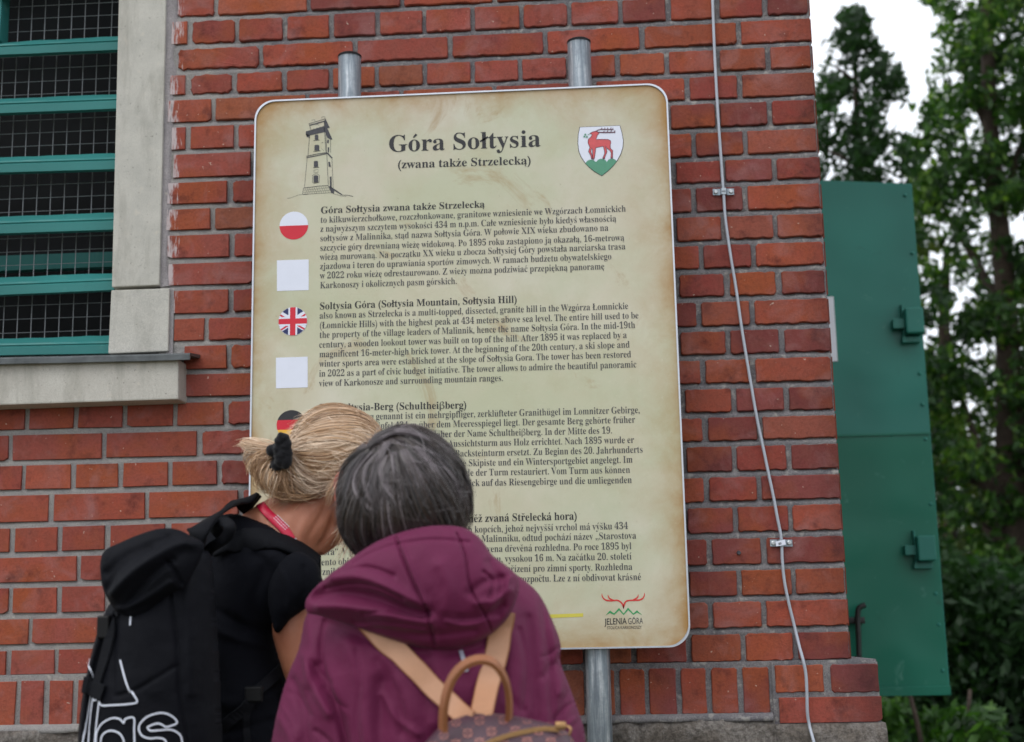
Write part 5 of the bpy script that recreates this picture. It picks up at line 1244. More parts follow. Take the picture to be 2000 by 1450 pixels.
# blonde hair drawn back into a scrunchie
def blonde():
    c = at(666, 900, YB); rx, ry, rz = .097, .086, .088; Rm = np.array(rot); r = np.random.default_rng(5)
    sc = at(558, 888, YB-.035); Lc = Rm.T@(sc-c); Pd = nrmz(Lc/np.array([rx, ry, rz]))
    up = nrmz(np.cross(Pd, [0, 1, 0])); up = up if up[2] > 0 else -up; sd = np.cross(Pd, up)
    n, m = 9500, 18; ncl = 190; caz = r.uniform(0, 2*np.pi, ncl); cl = r.integers(0, ncl, n); az = caz[cl]+r.normal(0, .075, n)
    # start angle from the pole: long over the crown, short at the nape and above the ear
    upness = np.cos(az)        # 1 = over the top
    thm = 1.12+1.15*np.clip(upness+.35, 0, 1.35)/1.35+.12*r.normal(0, 1, ncl)[cl]*.5
    front = np.sin(az); t0 = thm+r.normal(0, .05, n)
    s = np.linspace(0, 1, m)[None]; th = t0[:, None]*(1-s)+.17*s; curl = r.normal(0, .42, ncl)[cl]
    azz = az[:, None]+curl[:, None]*np.sin(s*np.pi)*.35+.05*r.normal(0, 1, n)[:, None]*np.sin(s*np.pi)
    U = np.cos(th)[..., None]*Pd+np.sin(th)[..., None]*(np.cos(azz)[..., None]*up+np.sin(azz)[..., None]*sd)
    lift = (np.abs(r.normal(0, 1, ncl))[cl]*.0030+r.uniform(0, .006, n))[:, None]*np.sin(np.clip(s*1.05, 0, 1)*np.pi)**.7
    lift = lift+.0015*np.clip(upness, 0, 1)[:, None]*np.sin(s*np.pi)
    Nn = nrmz(U/np.array([rx, ry, rz])); P = U*np.array([rx, ry, rz])+Nn*(lift+.002)[..., None]
    P = P+Nn*(.0022*vnoise(P+cl[:, None, None]*.31, 30))[..., None]
    P = P@Rm.T+c; Nn = Nn@Rm.T
    # gather at the tie
    g = np.clip((s-.8)/.2, 0, 1)**1.4; P = P*(1-g[..., None]*.75)+(sc+r.normal(0, .006, (n, 1, 3)))*(g[..., None]*.75)
    Wt = (.0009+.0005*r.random(n))[:, None]*(.35+.65*np.clip(s*6, 0, 1))*np.ones((1, m))
    light = np.array(srgb(236, 212, 186)); mid = np.array(srgb(204, 166, 128)); dk = np.array(srgb(116, 80, 52))
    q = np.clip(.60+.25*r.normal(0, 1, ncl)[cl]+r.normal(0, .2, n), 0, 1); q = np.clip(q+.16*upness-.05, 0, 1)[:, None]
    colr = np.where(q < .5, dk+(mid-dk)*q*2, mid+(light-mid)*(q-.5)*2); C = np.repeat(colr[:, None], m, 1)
    cap = MB(); cap.ell(c, (rx*.975, ry*.975, rz*.975), rot, 40, 26); V, F = cap.V, cap.F; V = np.array(V)
    # open the cap over the face and below the ear
    L = (V-c)@Rm; ang = np.arccos(np.clip(nrmz(L/np.array([rx, ry, rz]))@Pd, -1, 1)); lp = L/np.array([rx, ry, rz]); up_ = lp@up
    lim = 1.05+1.15*np.clip(up_+.35, 0, 1.35)/1.35; bad = ang > lim+.12; V[bad] = c+(V[bad]-c)*.80
    capo = mesh('hair', V, F, M_hair, p1, True, cols=np.tile(np.array(srgb(150, 118, 88)), (len(V), 1)))
    uv_ = proj(P.reshape(-1, 3)).reshape(n, m, 2); skinp = [(661, 922), (700, 915), (705, 1090), (560, 1100), (556, 985), (600, 966), (645, 958)]
    bad_ = (inside(uv_[..., 0], uv_[..., 1], skinp) & (P[..., 1] < YB+.02)).any(1)
    strands('hair_locks', P[~bad_], Wt[~bad_], C[~bad_], capo, Nn[~bad_])
    # tail tuft and loose loops
    def tuft(cp_, k, spread, w_, cols_, name='loose_hair', seed=1):
        rr = np.random.default_rng(seed); Q = np.array(catmull([at(*q[:2], q[2]) for q in cp_], 5)); mm = len(Q); s2 = np.linspace(0, 1, mm)
        sp = np.interp(s2, np.linspace(0, 1, len(spread)), spread); off = rr.normal(0, 1, (k, 1, 3))*np.array([1, .8, 1]); jit = rr.normal(0, .12, (k, 1, 3))*s2[None, :, None]**2
        PP = Q[None]+(off+jit*2)*sp[None, :, None]*.5; cut = rr.uniform(.75, 1.0, k)
        idx = np.clip(s2[None]*cut[:, None]*(mm-1), 0, mm-1); lo = np.floor(idx).astype(int); hi = np.minimum(lo+1, mm-1); fr = (idx-lo)[..., None]
        PP = np.take_along_axis(PP, lo[..., None].repeat(3, 2), 1)*(1-fr)+np.take_along_axis(PP, hi[..., None].repeat(3, 2), 1)*fr
        q = np.clip(rr.normal(.5, .3, k), 0, 1)[:, None]; cc = cols_[0]+(cols_[1]-cols_[0])*q
        nn = np.tile(np.array([0, -1., 0]), (k, mm, 1))+rr.normal(0, .5, (k, 1, 3)); strands(name, PP, np.full((k, mm), w_)*(1-.6*s2[None]**3), np.repeat(cc[:, None], mm, 1), capo, nrmz(nn))
    y = YB-.05
    bunm = MB(); bunm.ell(at(528, 905, y), (.020, .018, .020)); bunm.ell(at(545, 925, y), (.026, .02, .022)); bunm.ell(at(572, 930, y+.01), (.03, .022, .018)); bunm.ell(at(520, 884, y), (.018, .014, .012))
    Vb_, Fb_ = remesh(bunm.V, bunm.F, .004, 4); mesh('hair_bun', Vb_, Fb_, M_hair, capo, True, cols=np.tile(np.array(srgb(140, 108, 80)), (len(Vb_), 1)))
    yb = y-.024
    for q_, (pth_, k_, sp_, ca_, cb_) in enumerate((
        ([(545, 884, yb), (520, 876, yb), (492, 872, yb), (470, 863, yb)], 170, [.010, .012, .012, .004], mid, light),
        ([(545, 880, yb), (518, 872, yb), (490, 864, yb), (468, 872, yb)], 90, [.010, .010, .008, .010], mid, light),
        ([(545, 888, yb), (515, 882, yb), (488, 884, yb), (480, 903, yb)], 130, [.010, .012, .010, .006], dk, light),
        ([(540, 886, yb-.004), (512, 890, yb-.006), (496, 905, yb), (490, 925, yb)], 150, [.010, .012, .012, .006], mid, light),
        ([(540, 890, yb), (508, 896, yb-.008), (499, 916, yb-.006), (512, 930, yb)], 170, [.010, .014, .014, .010], dk, mid),
        ([(545, 896, yb), (518, 912, yb-.010), (512, 936, yb-.008), (528, 948, yb), (551, 942, yb+.004)], 260, [.010, .016, .016, .014, .010], dk, mid),
        ([(538, 900, yb-.006), (526, 920, yb-.014), (524, 944, yb-.010), (536, 962, yb)], 150, [.008, .010, .012, .006], mid, light),
        ([(556, 905, yb), (546, 930, yb-.012), (540, 955, yb-.006), (556, 968, yb), (578, 960, yb+.004), (598, 948, yb+.008)], 220, [.012, .014, .012, .010, .010, .008], dk, mid),
        ([(560, 905, yb), (560, 935, yb-.010), (572, 954, yb), (604, 956, yb+.004), (634, 946, yb+.006)], 330, [.014, .020, .020, .018, .012], dk, mid),
        ([(565, 900, yb), (580, 928, yb-.004), (610, 944, yb), (645, 938, yb+.004)], 330, [.012, .020, .022, .014], dk, light),
        ([(548, 908, yb-.004), (541, 936, yb-.014), (534, 958, yb-.008), (530, 975, yb)], 60, [.008, .010, .010, .010], mid, light))):
        tuft(pth_, k_, sp_, .0011, (ca_, cb_), seed=20+q_)
    tuft([(585, 945, y-.01), (575, 962, y-.01), (560, 972, y-.01), (548, 985, y)], 70, [.012, .016, .02, .02], .0008, (dk, mid), seed=8)
    tuft([(668, 925, y-.02), (655, 945, y-.03), (645, 965, y-.03), (640, 985, y-.02)], 60, [.006, .008, .010, .012], .0008, (mid, light*1.1), seed=9)
    tuft([(735, 940, y), (715, 1000, y+.0), (702, 1040, y), (694, 1085, y)], 160, [.02, .03, .03, .05], .0011, (dk, light), seed=10)
    tuft([(720, 960, y), (700, 1010, y+.0), (682, 1040, y), (676, 1075, y)], 110, [.02, .02, .02, .03], .0011, (dk, mid), seed=11)
    # flyaway hairs over the crown
    k = 650; az = r.uniform(-2.2, 2.2, k); t0 = r.uniform(.7, 1.7, k); s2 = np.linspace(0, 1, 12)[None]; th = t0[:, None]-s2*r.uniform(.2, .7, k)[:, None]; a2 = az[:, None]+s2*r.normal(0, .25, k)[:, None]
    U = np.cos(th)[..., None]*Pd+np.sin(th)[..., None]*(np.cos(a2)[..., None]*up+np.sin(a2)[..., None]*sd); PP = (U*np.array([rx, ry, rz])*1.04+U*(r.uniform(.003, .020, k)[:, None]*s2)[..., None])@Rm.T+c
    strands('stray_hairs', PP, np.full(PP.shape[:2], .0006), np.tile(light, (k, 12, 1)), capo, nrmz(U@Rm.T))
    # the fabric tie
    mb = MB(); cc_ = at(547, 887, YB-.095)
    ringp = []
    for i in range(40):
        a = 2*math.pi*i/40; ringp.append(cc_+np.array([.011*math.cos(a)+.006*math.sin(a), -.014*math.cos(a), .021*math.sin(a)+.006*math.cos(a)]))
    mb.tube(ringp+[ringp[0]], [.0095+.002*math.sin(i*1.7)+.0014*math.sin(i*3.1) for i in range(41)], 12, False)
    ring2 = [cc_+np.array([.008+.008*math.cos(2*math.pi*i/30), -.012+.006*math.sin(2*math.pi*i/30), .004-.024*math.sin(2*math.pi*i/30)]) for i in range(30)]
    mb.tube(ring2+[ring2[0]], [.0088+.0018*math.sin(i*2.1) for i in range(31)], 12, False)
    mb.ell(at(559, 898, YB-.105), (.011, .010, .017)); mb.ell(at(530, 880, YB-.1), (.010, .010, .011)); mb.ell(at(546, 872, YB-.1), (.012, .010, .010))
    V, F = remesh(mb.V, mb.F, .0022, 2); mesh('hair_tie', V, F, M_scr, p1, True)
blonde()

# ================================================================== LANYARD
lan = empty('lanyard', tuple(at(540, 1020, YB-.1)), 'crimson printed lanyard round the neck of the blonde person', 'lanyard')
pth, nn = drape_line([(500, 972), (507, 984), (520, 1001), (538, 1018), (554, 1034), (567, 1052), (578, 1072), (584, 1088)], [bb, bt], .0025, 6)
ribbon(pth, .0165, nn, .0012).build('ribbon', M_lany, lan, True)
mb = MB()
for q in range(3):
    for i in range(7):
        t = i/7; x = 541+t*22+q*3.4-4; y_ = 1012+t*23-q*3.0+3
        p_a, n_a = drape_line([(x, y_), (x+2.0, y_+2.2)], [bb, bt], .0046, 2)
        if len(p_a) > 1: ribbon(p_a, .0011, n_a, .0002, mb)
mb.build('print', M_white, lan)
mb = MB()
for (x, y_) in ((572, 1056), (577, 1064), (579, 1072)):
    p_a, n_a = drape_line([(x, y_), (x+7, y_-2)], [bb, bt], .0048, 2)
    if len(p_a) > 1: ribbon(p_a, .004, n_a, .0003, mb)
if mb.V: mb.build('badge_print', M_white, lan)

# ================================================================== BLACK BACKPACK
YP = -1.24
pack = empty('backpack', tuple(at(300, 1500, YP)), 'big black backpack with white outlined lettering on the blonde person', 'backpack')
bo = [(268, 1120), (320, 1085), (400, 1075), (415, 1110), (421, 1200), (428, 1320), (432, 1450), (430, 1600), (400, 1680), (280, 1700), (175, 1680), (152, 1580), (158, 1450), (163, 1390), (172, 1330), (185, 1275), (203, 1215), (225, 1170)]
pf = [([(352, 1150), (372, 1250), (378, 1350), (392, 1450), (395, 1560)], 3, -.006), ([(250, 1200), (225, 1260), (208, 1330), (200, 1420)], 4, -.010), ([(230, 1210), (212, 1280), (196, 1350), (186, 1450)], 9, .012), ([(385, 1140), (395, 1250), (398, 1350)], 9, .006), ([(265, 1355), (310, 1340), (370, 1300)], 4, -.004), ([(257, 1215), (255, 1290), (262, 1350)], 5, -.003), ([(300, 1220), (320, 1290), (340, 1340)], 20, .006)]
pbody, bp = inflate('pack_body', bo, YP-.02, .095, M_pack, pack, 3, .55, pf, wr, .5)
fo_ = [(196, 1098), (205, 1075), (235, 1060), (270, 1045), (310, 1033), (345, 1034), (375, 1048), (398, 1063), (392, 1090), (380, 1115), (362, 1148), (340, 1156), (310, 1175), (285, 1196), (258, 1205), (228, 1195), (205, 1160), (197, 1130)]
ff_ = [([(250, 1185), (285, 1150), (320, 1115), (345, 1095)], 7, -.006), ([(215, 1150), (245, 1110), (300, 1075)], 8, -.005), ([(335, 1098), (348, 1115), (358, 1142)], 3, -.006), ([(230, 1160), (290, 1110), (350, 1068), (385, 1060)], 12, .014), ([(215, 1120), (260, 1085), (330, 1055)], 10, -.006), ([(225, 1195), (285, 1175), (340, 1140)], 6, .006)]
pflap, bf = inflate('lid', fo_, YP-.100, .034, M_pack, pack, 2.6, .5, ff_, wr, .85)
tag(pflap, 'floppy black lid hanging over the pack')
def band_on(path, w_, lift, name, mat, par, bv, n=6):
    P_, N_ = drape_line(path, bv, lift, n)
    if len(P_) > 1: return ribbon(P_, w_, N_, .0025).build(name, mat, par, False)
band_on([(232, 1195), (222, 1215), (216, 1245), (205, 1290), (190, 1340)], .020, .002, 'strap', M_strapb, pack, [bp])
band_on([(168, 1338), (185, 1345), (205, 1355)], .026, .004, 'strap', M_strapb, pack, [bp])
# shoulder straps: looped ones over the far shoulder and one down the near side
Pq = [at(398, 1075, YP+.02), at(384, 1050, YP-.02), at(396, 1030, YP-.01), at(426, 1008, YP+.06), at(456, 992, YB-.1), at(482, 980, YB-.06), at(496, 990, YB-.02)]
Pq = catmull(Pq, 6); ribbon(Pq, .046, [(-.35, -.85, .4)]*len(Pq), .006).build('shoulder_strap', M_strapb, pack, True)
Pq = [at(420, 1045, YP+.02), at(436, 1022, YP), at(449, 1030, YP-.02), at(440, 1052, YP-.01), at(412, 1072, YP+.02), at(400, 1090, YP+.03)]
Pq = catmull(Pq, 6); ribbon(Pq, .020, [(.2, -.9, .3)]*len(Pq), .004).build('grab_loop', M_strapb, pack, True)
P_, N_ = drape_line([(425, 1075), (460, 1062), (510, 1056), (560, 1068), (600, 1090), (618, 1108)], [bt], .003, 6); ribbon(P_, .045, N_, .006).build('shoulder_strap', M_strapb, pack, True)
P_, N_ = drape_line([(436, 1420), (470, 1390), (500, 1355), (530, 1325), (552, 1300)], [bt], .004, 6)
if len(P_) > 1: ribbon(P_, .020, N_, .003).build('webbing_strap', M_strapb, pack)
h_ = drape(492, 1362, [bt], .01)
if h_:
    c = h_[0]; mb = MB(); mb.box(c[0]-.014, c[0]+.016, c[1]-.006, c[1]+.004, c[2]-.013, c[2]+.013, .003); mb.build('buckle', M_buckle, pack)
    P_, N_ = drape_line([(490, 1372), (480, 1400), (482, 1440), (486, 1470)], [bt], .005, 5); ribbon(P_, .012, N_, .002).build('webbing_tail', M_strapb, pack)
h_ = drape(214, 1230, [bp], .012); c = h_[0]; mb = MB(); mb.box(c[0]-.010, c[0]+.010, c[1]-.006, c[1]+.006, c[2]-.018, c[2]+.018, .003); mb.build('buckle', M_buckle, pack)
def zp(L_): return [(150+x/2.9, 950+y/2.9) for x, y in L_]
marks_ = [[(115, 1460), (120, 1395), (148, 1345), (200, 1314), (245, 1317), (270, 1340), (278, 1318), (325, 1312), (327, 1380), (330, 1470)], [(140, 1470), (148, 1415), (178, 1388), (215, 1386), (248, 1402), (268, 1435), (274, 1470)],
          [(505, 1365), (565, 1342), (545, 1308), (495, 1285), (440, 1290), (390, 1312), (358, 1350), (356, 1385), (375, 1415), (415, 1428), (455, 1425), (490, 1432), (505, 1450), (500, 1475)], [(505, 1365), (470, 1345), (438, 1348), (402, 1366), (420, 1385), (465, 1382), (520, 1378), (560, 1390), (588, 1418), (596, 1470)],
          [(250, 985), (268, 1060), (285, 1120), (303, 1162), (320, 1176), (343, 1222), (290, 1234), (200, 1240), (145, 1240), (133, 1212)], [(133, 1215), (124, 1290), (114, 1380), (106, 1470)],
          [(135, 820), (158, 820)], [(178, 784), (195, 775)], [(80, 980), (75, 1030), (88, 1085)], [(48, 1122), (62, 1132)], [(72, 1182), (62, 1260), (44, 1370), (32, 1470)], [(100, 1190), (98, 1210), (118, 1212)], [(96, 1215), (86, 1290), (78, 1380), (72, 1470)], [(310, 740), (308, 790)]]
for i, L_ in enumerate(marks_):
    P_, N_ = drape_line(zp(L_), [bp], .0022, 5)
    if len(P_) > 1: ribbon(P_, .0026, N_, .0006).build('lettering', M_white, pbody)

# ================================================================== TAN AND BROWN MINI BACKPACK
YG = -1.60
bag = empty('mini_backpack', tuple(at(980, 1600, YG)), 'small brown patterned backpack with tan straps on the plum jacket', 'backpack')
go = [(822, 1470), (840, 1440), (866, 1416), (900, 1400), (940, 1393), (990, 1396), (1040, 1406), (1085, 1417), (1110, 1432), (1128, 1465), (1136, 1540), (1138, 1700), (1100, 1760), (980, 1780), (850, 1765), (815, 1700), (812, 1560)]
gb, bg_ = inflate('bag_body', go, YG+.035, .085, M_bag, bag, 2.6, .55, [([(1000, 1440), (1050, 1428), (1090, 1421)], 4, .003)], None, .42)
mb = MB(); mb2 = MB()
for i in range(-3, 12):
    for j in range(-1, 10):
        x = 848+i*42+j*21; y_ = 1452-i*5+j*17+ (0)
        x0_ = x if j % 2 == 0 else x
        x = 845+i*46+(23 if j % 2 else 0); y_ = 1412+j*21-i*1.5+14*((i*43-110)/200)**2
        for (a, b, r_) in ((-5.4, -5, 3.0), (5.4, -5.4, 3.0), (-5.4, 5.4, 3.0), (5.4, 5, 3.0), (0, -7.5, 2.2), (0, 7.5, 2.2), (-7.8, 0, 2.2), (7.8, 0, 2.2), (0, 0, 2.4)):
            if not inside(np.array([x+a]), np.array([y_+b]), go)[0]: continue
            h_ = drape(x+a, y_+b, [bg_], .0012)
            if h_:
                p_, q_ = h_; q_ = Vector(q_); t1_ = q_.orthogonal().normalized(); t2_ = q_.cross(t1_); rr_ = r_/1500
                mb.add([(Vector(p_)+t1_*rr_*math.cos(u)+t2_*rr_*math.sin(u))[:] for u in [k_*math.pi/3 for k_ in range(6)]], [tuple(range(6))])
        for (a, b) in ((23, 21), (-23, 21)):
            P_, N_ = drape_line([(x+a*.48, y_+b*.48), (x+a*.62, y_+b*.62)], [bg_], .0011, 3)
            if len(P_) > 1 and inside(np.array([x+a*.6]), np.array([y_+b*.6]), go)[0]: ribbon(P_, .0010, N_, .0001, mb2)
tag(mb.build('rosette_print', M_motif, gb), kind='stuff'); tag(mb2.build('line_print', M_motif2, gb), kind='stuff')
P_, N_ = drape_line([(940, 1466), (952, 1454), (976, 1444), (1017, 1433), (1061, 1426), (1090, 1427)], [bg_], .002, 6)
zip_ = ribbon(P_, .0052, N_, .002).build('zip', M_brass, bag)
mb = MB()
Pz = [np.array(p) for p in P_]
for i in range(len(Pz)-1):
    for t in (0, .25, .5, .75):
        p = Pz[i]*(1-t)+Pz[i+1]*t; mb.box(p[0]-.0007, p[0]+.0007, p[1]-.0045, p[1]-.002, p[2]-.003, p[2]+.003)
mb.build('zip_teeth', M_brass, zip_)
h_ = drape(1088, 1428, [bg_], .004)[0]+np.array([.004, 0, .004]); mb = MB(); mb.box(h_[0]-.009, h_[0]+.006, h_[1]-.006, h_[1]+.003, h_[2]-.005, h_[2]+.006, .002); mb.tube(catmull([h_+np.array([.006, -.003, 0]), h_+np.array([.012, -.006, -.003]), h_+np.array([.010, -.006, -.012])], 4), .0018, 8); mb.build('zip_pull', M_brass, bag, True)
# straps over the jacket
def strap(path, w0, w1, Yend):
    P_, N_ = drape_line(path, [bj], .004, 8); n = len(P_); P2 = []
    for i, p in enumerate(P_):
        t = i/(n-1); q = np.array(p); 
        if t > .55: 
            u = (t-.55)/.45; d = q-CAMPOS; q2 = CAMPOS+d*((Yend-CAMPOS[1])/d[1]); q = q*(1-u*u)+q2*u*u
        P2.append(q)
    k_ = np.ones(5)/5; A = np.array(P2); A2 = np.stack([np.convolve(np.pad(A[:, c_], 2, 'edge'), k_, 'valid') for c_ in range(3)], 1)
    W = np.linspace(w0, w1, n); nn = [(-.02, -1, .12)]*n; o = ribbon([tuple(a) for a in A2], list(W), nn, .003).build('shoulder_strap', M_tan, bag)
    st = MB()
    for s_ in (-1, 1):
        tt = np.gradient(A2, axis=0); sd_ = np.cross(tt, [0, -1, .1]); sd_ /= np.linalg.norm(sd_, axis=1, keepdims=True)
        st.tube([tuple(a) for a in (A2+sd_*(s_*(W/2-.0005))[:, None]+np.array([0, -.002, 0]))], .0013, 5, False)
    st.build('edge_piping', M_tan2, o)
strap([(706, 1200), (735, 1232), (775, 1272), (815, 1310), (860, 1356), (900, 1392), (918, 1408)], .031, .026, YG+.01)
strap([(984, 1196), (978, 1236), (966, 1285), (953, 1330), (944, 1370), (938, 1405)], .034, .031, YG+.01)
hp = catmull([at(869, 1425, YG-.02), at(871, 1378, YG-.035), at(884, 1332, YG-.045), at(908, 1303, YG-.05), at(938, 1292, YG-.05), at(964, 1300, YG-.045), at(983, 1330, YG-.03), at(990, 1368, YG-.01), at(990, 1405, YG+.01)], 6)
nrmh = []
for i, p in enumerate(hp):
    t = i/(len(hp)-1); a = math.pi*(1-t); nrmh.append((math.cos(a)*.8, -.75+.3*t, math.sin(a)*.8+.1))
hd = ribbon(hp, .016, nrmh, .006).build('handle', M_tan2, bag, False)
P_, N_ = drape_line([(899, 1268), (905, 1290), (911, 1312)], [bj], .004, 4)
if len(P_) > 1: tag(ribbon(P_, .006, N_, .0012).build('reflective_tab', M_refl, p2), None)

# ================================================================== TREES
def leaves(name, parent, gens, size, palette, seed):
    r = np.random.default_rng(seed); C = np.concatenate(gens); n = len(C)
    a = nrmz(r.normal(0, 1, (n, 3))); b = nrmz(np.cross(a, r.normal(0, 1, (n, 3)))); sz = size*r.uniform(.6, 1.3, n)[:, None]
    V = np.stack([C-a*sz, C+b*sz*.42-a*sz*.1, C+a*sz, C-b*sz*.42-a*sz*.1], 1).reshape(-1, 3)
    i = np.arange(n)*4; Fc = np.stack([i, i+1, i+2, i+3], 1)
    cl = vnoise(C+3, 1.6)*.5+.5; pal = np.array(palette); t = np.clip(cl*.7+r.normal(0, .22, n)+.15, 0, .999)*(len(pal)-1); lo = t.astype(int); f = (t-lo)[:, None]; cc = pal[lo]*(1-f)+pal[np.minimum(lo+1, len(pal)-1)]*f
    me = bpy.data.meshes.new(name); me.vertices.add(len(V)); me.vertices.foreach_set('co', (V-wloc(parent)).ravel())
    me.loops.add(n*4); me.loops.foreach_set('vertex_index', Fc.ravel()); me.polygons.add(n); me.polygons.foreach_set('loop_start', np.arange(n)*4); me.polygons.foreach_set('loop_total', np.full(n, 4))
    me.update(calc_edges=True); ca = me.color_attributes.new('Col', 'FLOAT_COLOR', 'POINT'); c4 = np.ones((len(V), 4)); c4[:, :3] = np.repeat(cc, 4, 0); ca.data.foreach_set('color', c4.ravel())
    me.materials.append(M_leaf); o = bpy.data.objects.new(name, me); COL.objects.link(o); o.parent = parent; o['kind'] = 'stuff'; return o
def region(px0, px1, py0, py1, Y, dy, n, hole, seed, shape=None, hs=1.5):
    r = np.random.default_rng(seed); X = r.uniform(px0, px1, n); Yp = r.uniform(py0, py1, n); yy = Y+r.uniform(-dy, dy, n)
    if shape is not None:
        k = shape(X, Yp, r); X, Yp, yy = X[k], Yp[k], yy[k]
    dv = _f[None]+((X-1000)/FPX)[:, None]*_r-((Yp-725)/FPX)[:, None]*_u; P = CAMPOS+((yy-CAMPOS[1])/dv[:, 1])[:, None]*dv
    v = .6*vnoise(P*np.array([1, .35, 1])+seed, hs)+.4*vnoise(P*np.array([1, .4, 1])+seed+7, hs*2.6); return P[v > hole]
G1 = [srgb(24, 44, 20), srgb(36, 64, 28), srgb(64, 100, 42), srgb(122, 150, 70)]
G2 = [srgb(22, 42, 22), srgb(32, 58, 30), srgb(46, 76, 40)]
G3 = [srgb(48, 66, 30), srgb(72, 88, 42), srgb(98, 110, 56)]
def trunk(parent, pts, R):
    mb = MB(); mb.tube(catmull(pts, 5), list(np.interp(np.linspace(0, 1, (len(pts)-1)*5+1), np.linspace(0, 1, len(R)), R)), 10); mb.build('trunk', M_bark, parent, True)
def limb(parent, pts, r0, r1, name='limb'):
    q = catmull(pts, 4); mb = MB(); mb.tube(q, list(np.linspace(r0, r1, len(q))), 7); mb.build(name, M_bark, parent, True)
# slim tree just past the wall
YT = 10.0
b0 = at(1690, 1250, YT); t1 = empty('tree', (b0[0], YT, 0), 'slim dark green tree with a pointed top right beside the wall corner', 'tree')
def cone(X, Y, r):
    half = np.interp(Y, [20, 60, 120, 160, 240, 300, 420, 560, 900, 1300, 1700], [22, 52, 66, 88, 90, 106, 118, 130, 150, 160, 160]); return np.abs(X-(1668+.03*(Y-100))) < half*(1-.4*r.random(len(X))**2)*(1+.38*vnoise(np.stack([X/45, Y/28, X*0], -1), 1))
leaves('crown', t1, [region(1480, 1860, 15, 1600, YT, .55, 85000, .085, 21, cone, 5.0)], .060, G2, 1)
trunk(t1, [(b0[0], YT, 0), at(1692, 1000, YT), at(1682, 500, YT), at(1668, 60, YT)], [.13, .1, .06, .015])
rg = random.Random(4)
for i in range(14):
    y_ = 140+i*80; s_ = 1 if i % 2 else -1; hw = np.interp(y_, [20, 300, 1300], [30, 70, 130]); limb(t1, [at(1675, y_+25, YT), at(1675+s_*hw*.5, y_+5, YT+rg.uniform(-.4, .4)), at(1675+s_*hw, y_-12, YT+rg.uniform(-.6, .6))], .03, .008)
# big tree filling the right side
YT2 = 11.5
b0 = at(1965, 1250, YT2); t2 = empty('tree', (b0[0], YT2, 0), 'tall broad tree with sky gaps filling the right edge', 'tree')
def big(X, Y, r):
    left = np.interp(Y, [-200, 0, 60, 110, 200, 330, 420, 520, 640, 800, 1000, 1300, 1600], [1800, 1795, 1815, 1800, 1780, 1755, 1735, 1725, 1735, 1755, 1790, 1830, 1850]); return X > left+22*r.random(len(X))-8*vnoise(np.stack([X*0, Y/30, X*0], -1), 1)*3
leaves('crown', t2, [region(1700, 2480, -350, 1500, YT2, 1.0, 190000, .10, 33, big, 4.2), region(1880, 2480, -350, 700, YT2+.5, .9, 16000, .0, 34, None, 2.4)], .066, G1, 2)
trunk(t2, [(b0[0], YT2, 0), at(1975, 1000, YT2), at(1965, 600, YT2), at(1935, 250, YT2), at(1925, -100, YT2)], [.2, .17, .12, .09, .05])
for p_ in ([(1972, 1050), (1920, 900), (1880, 780), (1850, 640)], [(1968, 850), (2010, 700), (2060, 560)], [(1962, 620), (1900, 500), (1850, 420), (1820, 330)], [(1950, 420), (1990, 300), (2030, 150)], [(1935, 260), (1890, 160), (1870, 60)], [(1975, 980), (1900, 940), (1840, 950)], [(1975, 1080), (1900, 1010), (1830, 990)]):
    limb(t2, [at(x, y_, YT2+rg.uniform(-.3, .3)) for x, y_ in p_], .06, .014)
YT3 = 14.0
b0 = at(1850, 1250, YT3); t3 = empty('tree', (b0[0], YT3, 0), 'farther olive tinted tree seen through the gaps between the nearer trees', 'tree')
leaves('crown', t3, [region(1500, 2450, 440, 1500, YT3, 1.0, 80000, .25, 47, None, 1.3)], .08, G3, 3)
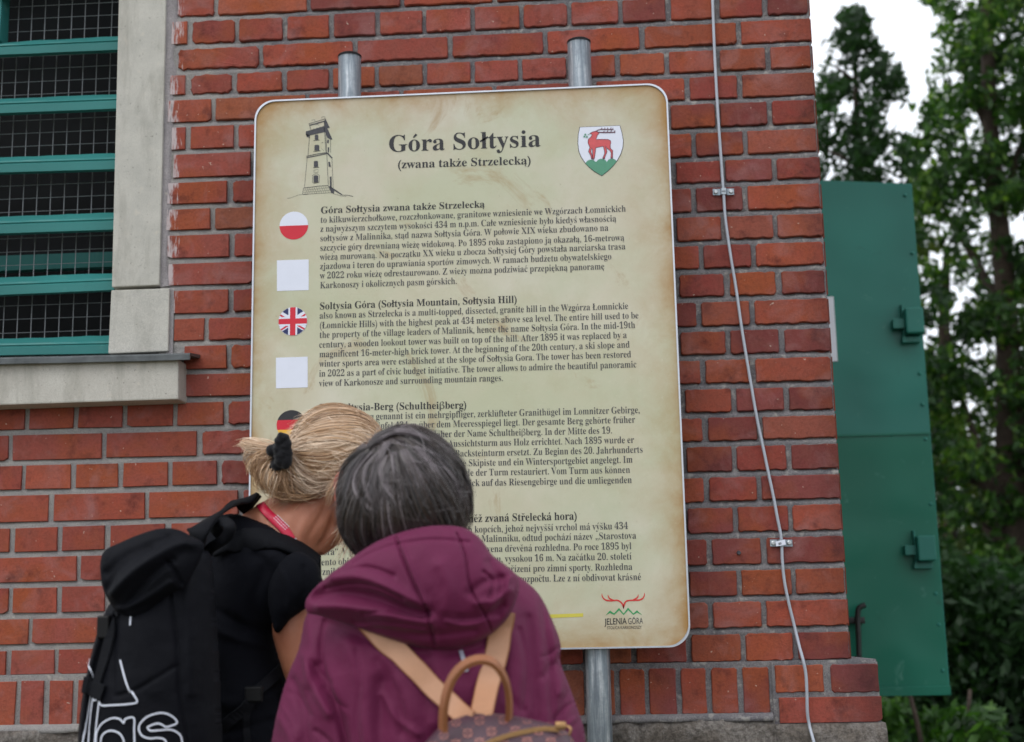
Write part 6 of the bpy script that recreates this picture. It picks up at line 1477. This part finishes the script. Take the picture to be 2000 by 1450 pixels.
trunk(t3, [(b0[0], YT3, 0), at(1850, 1000, YT3), at(1843, 700, YT3), at(1850, 480, YT3)], [.16, .13, .09, .04])
YT4 = 13.0
b0 = at(2750, 1250, YT4); t4 = empty('tree', (b0[0], YT4, 0), 'broad tree standing beyond the right edge behind the tall one', 'tree')
leaves('crown', t4, [region(2300, 3500, -300, 1500, YT4, 1.3, 70000, -.02, 77, None, 2.2)], .10, G1, 9)
trunk(t4, [(b0[0], YT4, 0), at(2750, 900, YT4), at(2730, 300, YT4)], [.2, .15, .06])
# undergrowth bank: too many stems to count
hg = tag(bpy.data.objects.new('undergrowth', None), None); bpy.data.objects.remove(hg)
hold = empty('undergrowth_root', (4, 9, 0), None, None)
def bank(X, Y, r): return Y > 1085+30*vnoise(np.stack([X/60, X*0, X*0], -1), 1)
u = leaves('undergrowth', hold, [region(1450, 3500, 1050, 1700, 8.6, 1.2, 150000, -.5, 51, bank, 1.0)], .06, G2, 5)
u.parent = None; u.location = hold.location; bpy.data.objects.remove(hold); tag(u, 'dense dark green undergrowth below the trees', 'undergrowth', None, 'stuff')
sx = at(1790, 1500, 5.2); sh_ = empty('shrub', (sx[0], 5.2, 0), 'bright leafy shrub low beneath the steel door', 'shrub')
def shr(X, Y, r): return Y > 1368+.0009*(X-1770)**2+14*vnoise(np.stack([X/22, X*0, X*0+3], -1), 1)
leaves('foliage', sh_, [region(1640, 1960, 1340, 1700, 5.2, .45, 10000, -.1, 61, shr, 2.0)], .055, [srgb(32, 58, 26), srgb(58, 92, 40), srgb(104, 138, 72)], 7)
limb(sh_, [(sx[0], 5.2, 0), (sx[0]+.05, 5.2, .5), (sx[0]-.02, 5.2, 1.0)], .03, .01, 'stem'); limb(sh_, [(sx[0]+.02, 5.2, 0), (sx[0]+.25, 5.15, .5), (sx[0]+.35, 5.2, .95)], .025, .01, 'stem')
scene.cycles.use_denoising = True
scene.cycles.max_bounces = 6; scene.cycles.transparent_max_bounces = 4; scene.cycles.use_adaptive_sampling = True; scene.cycles.adaptive_threshold = .02
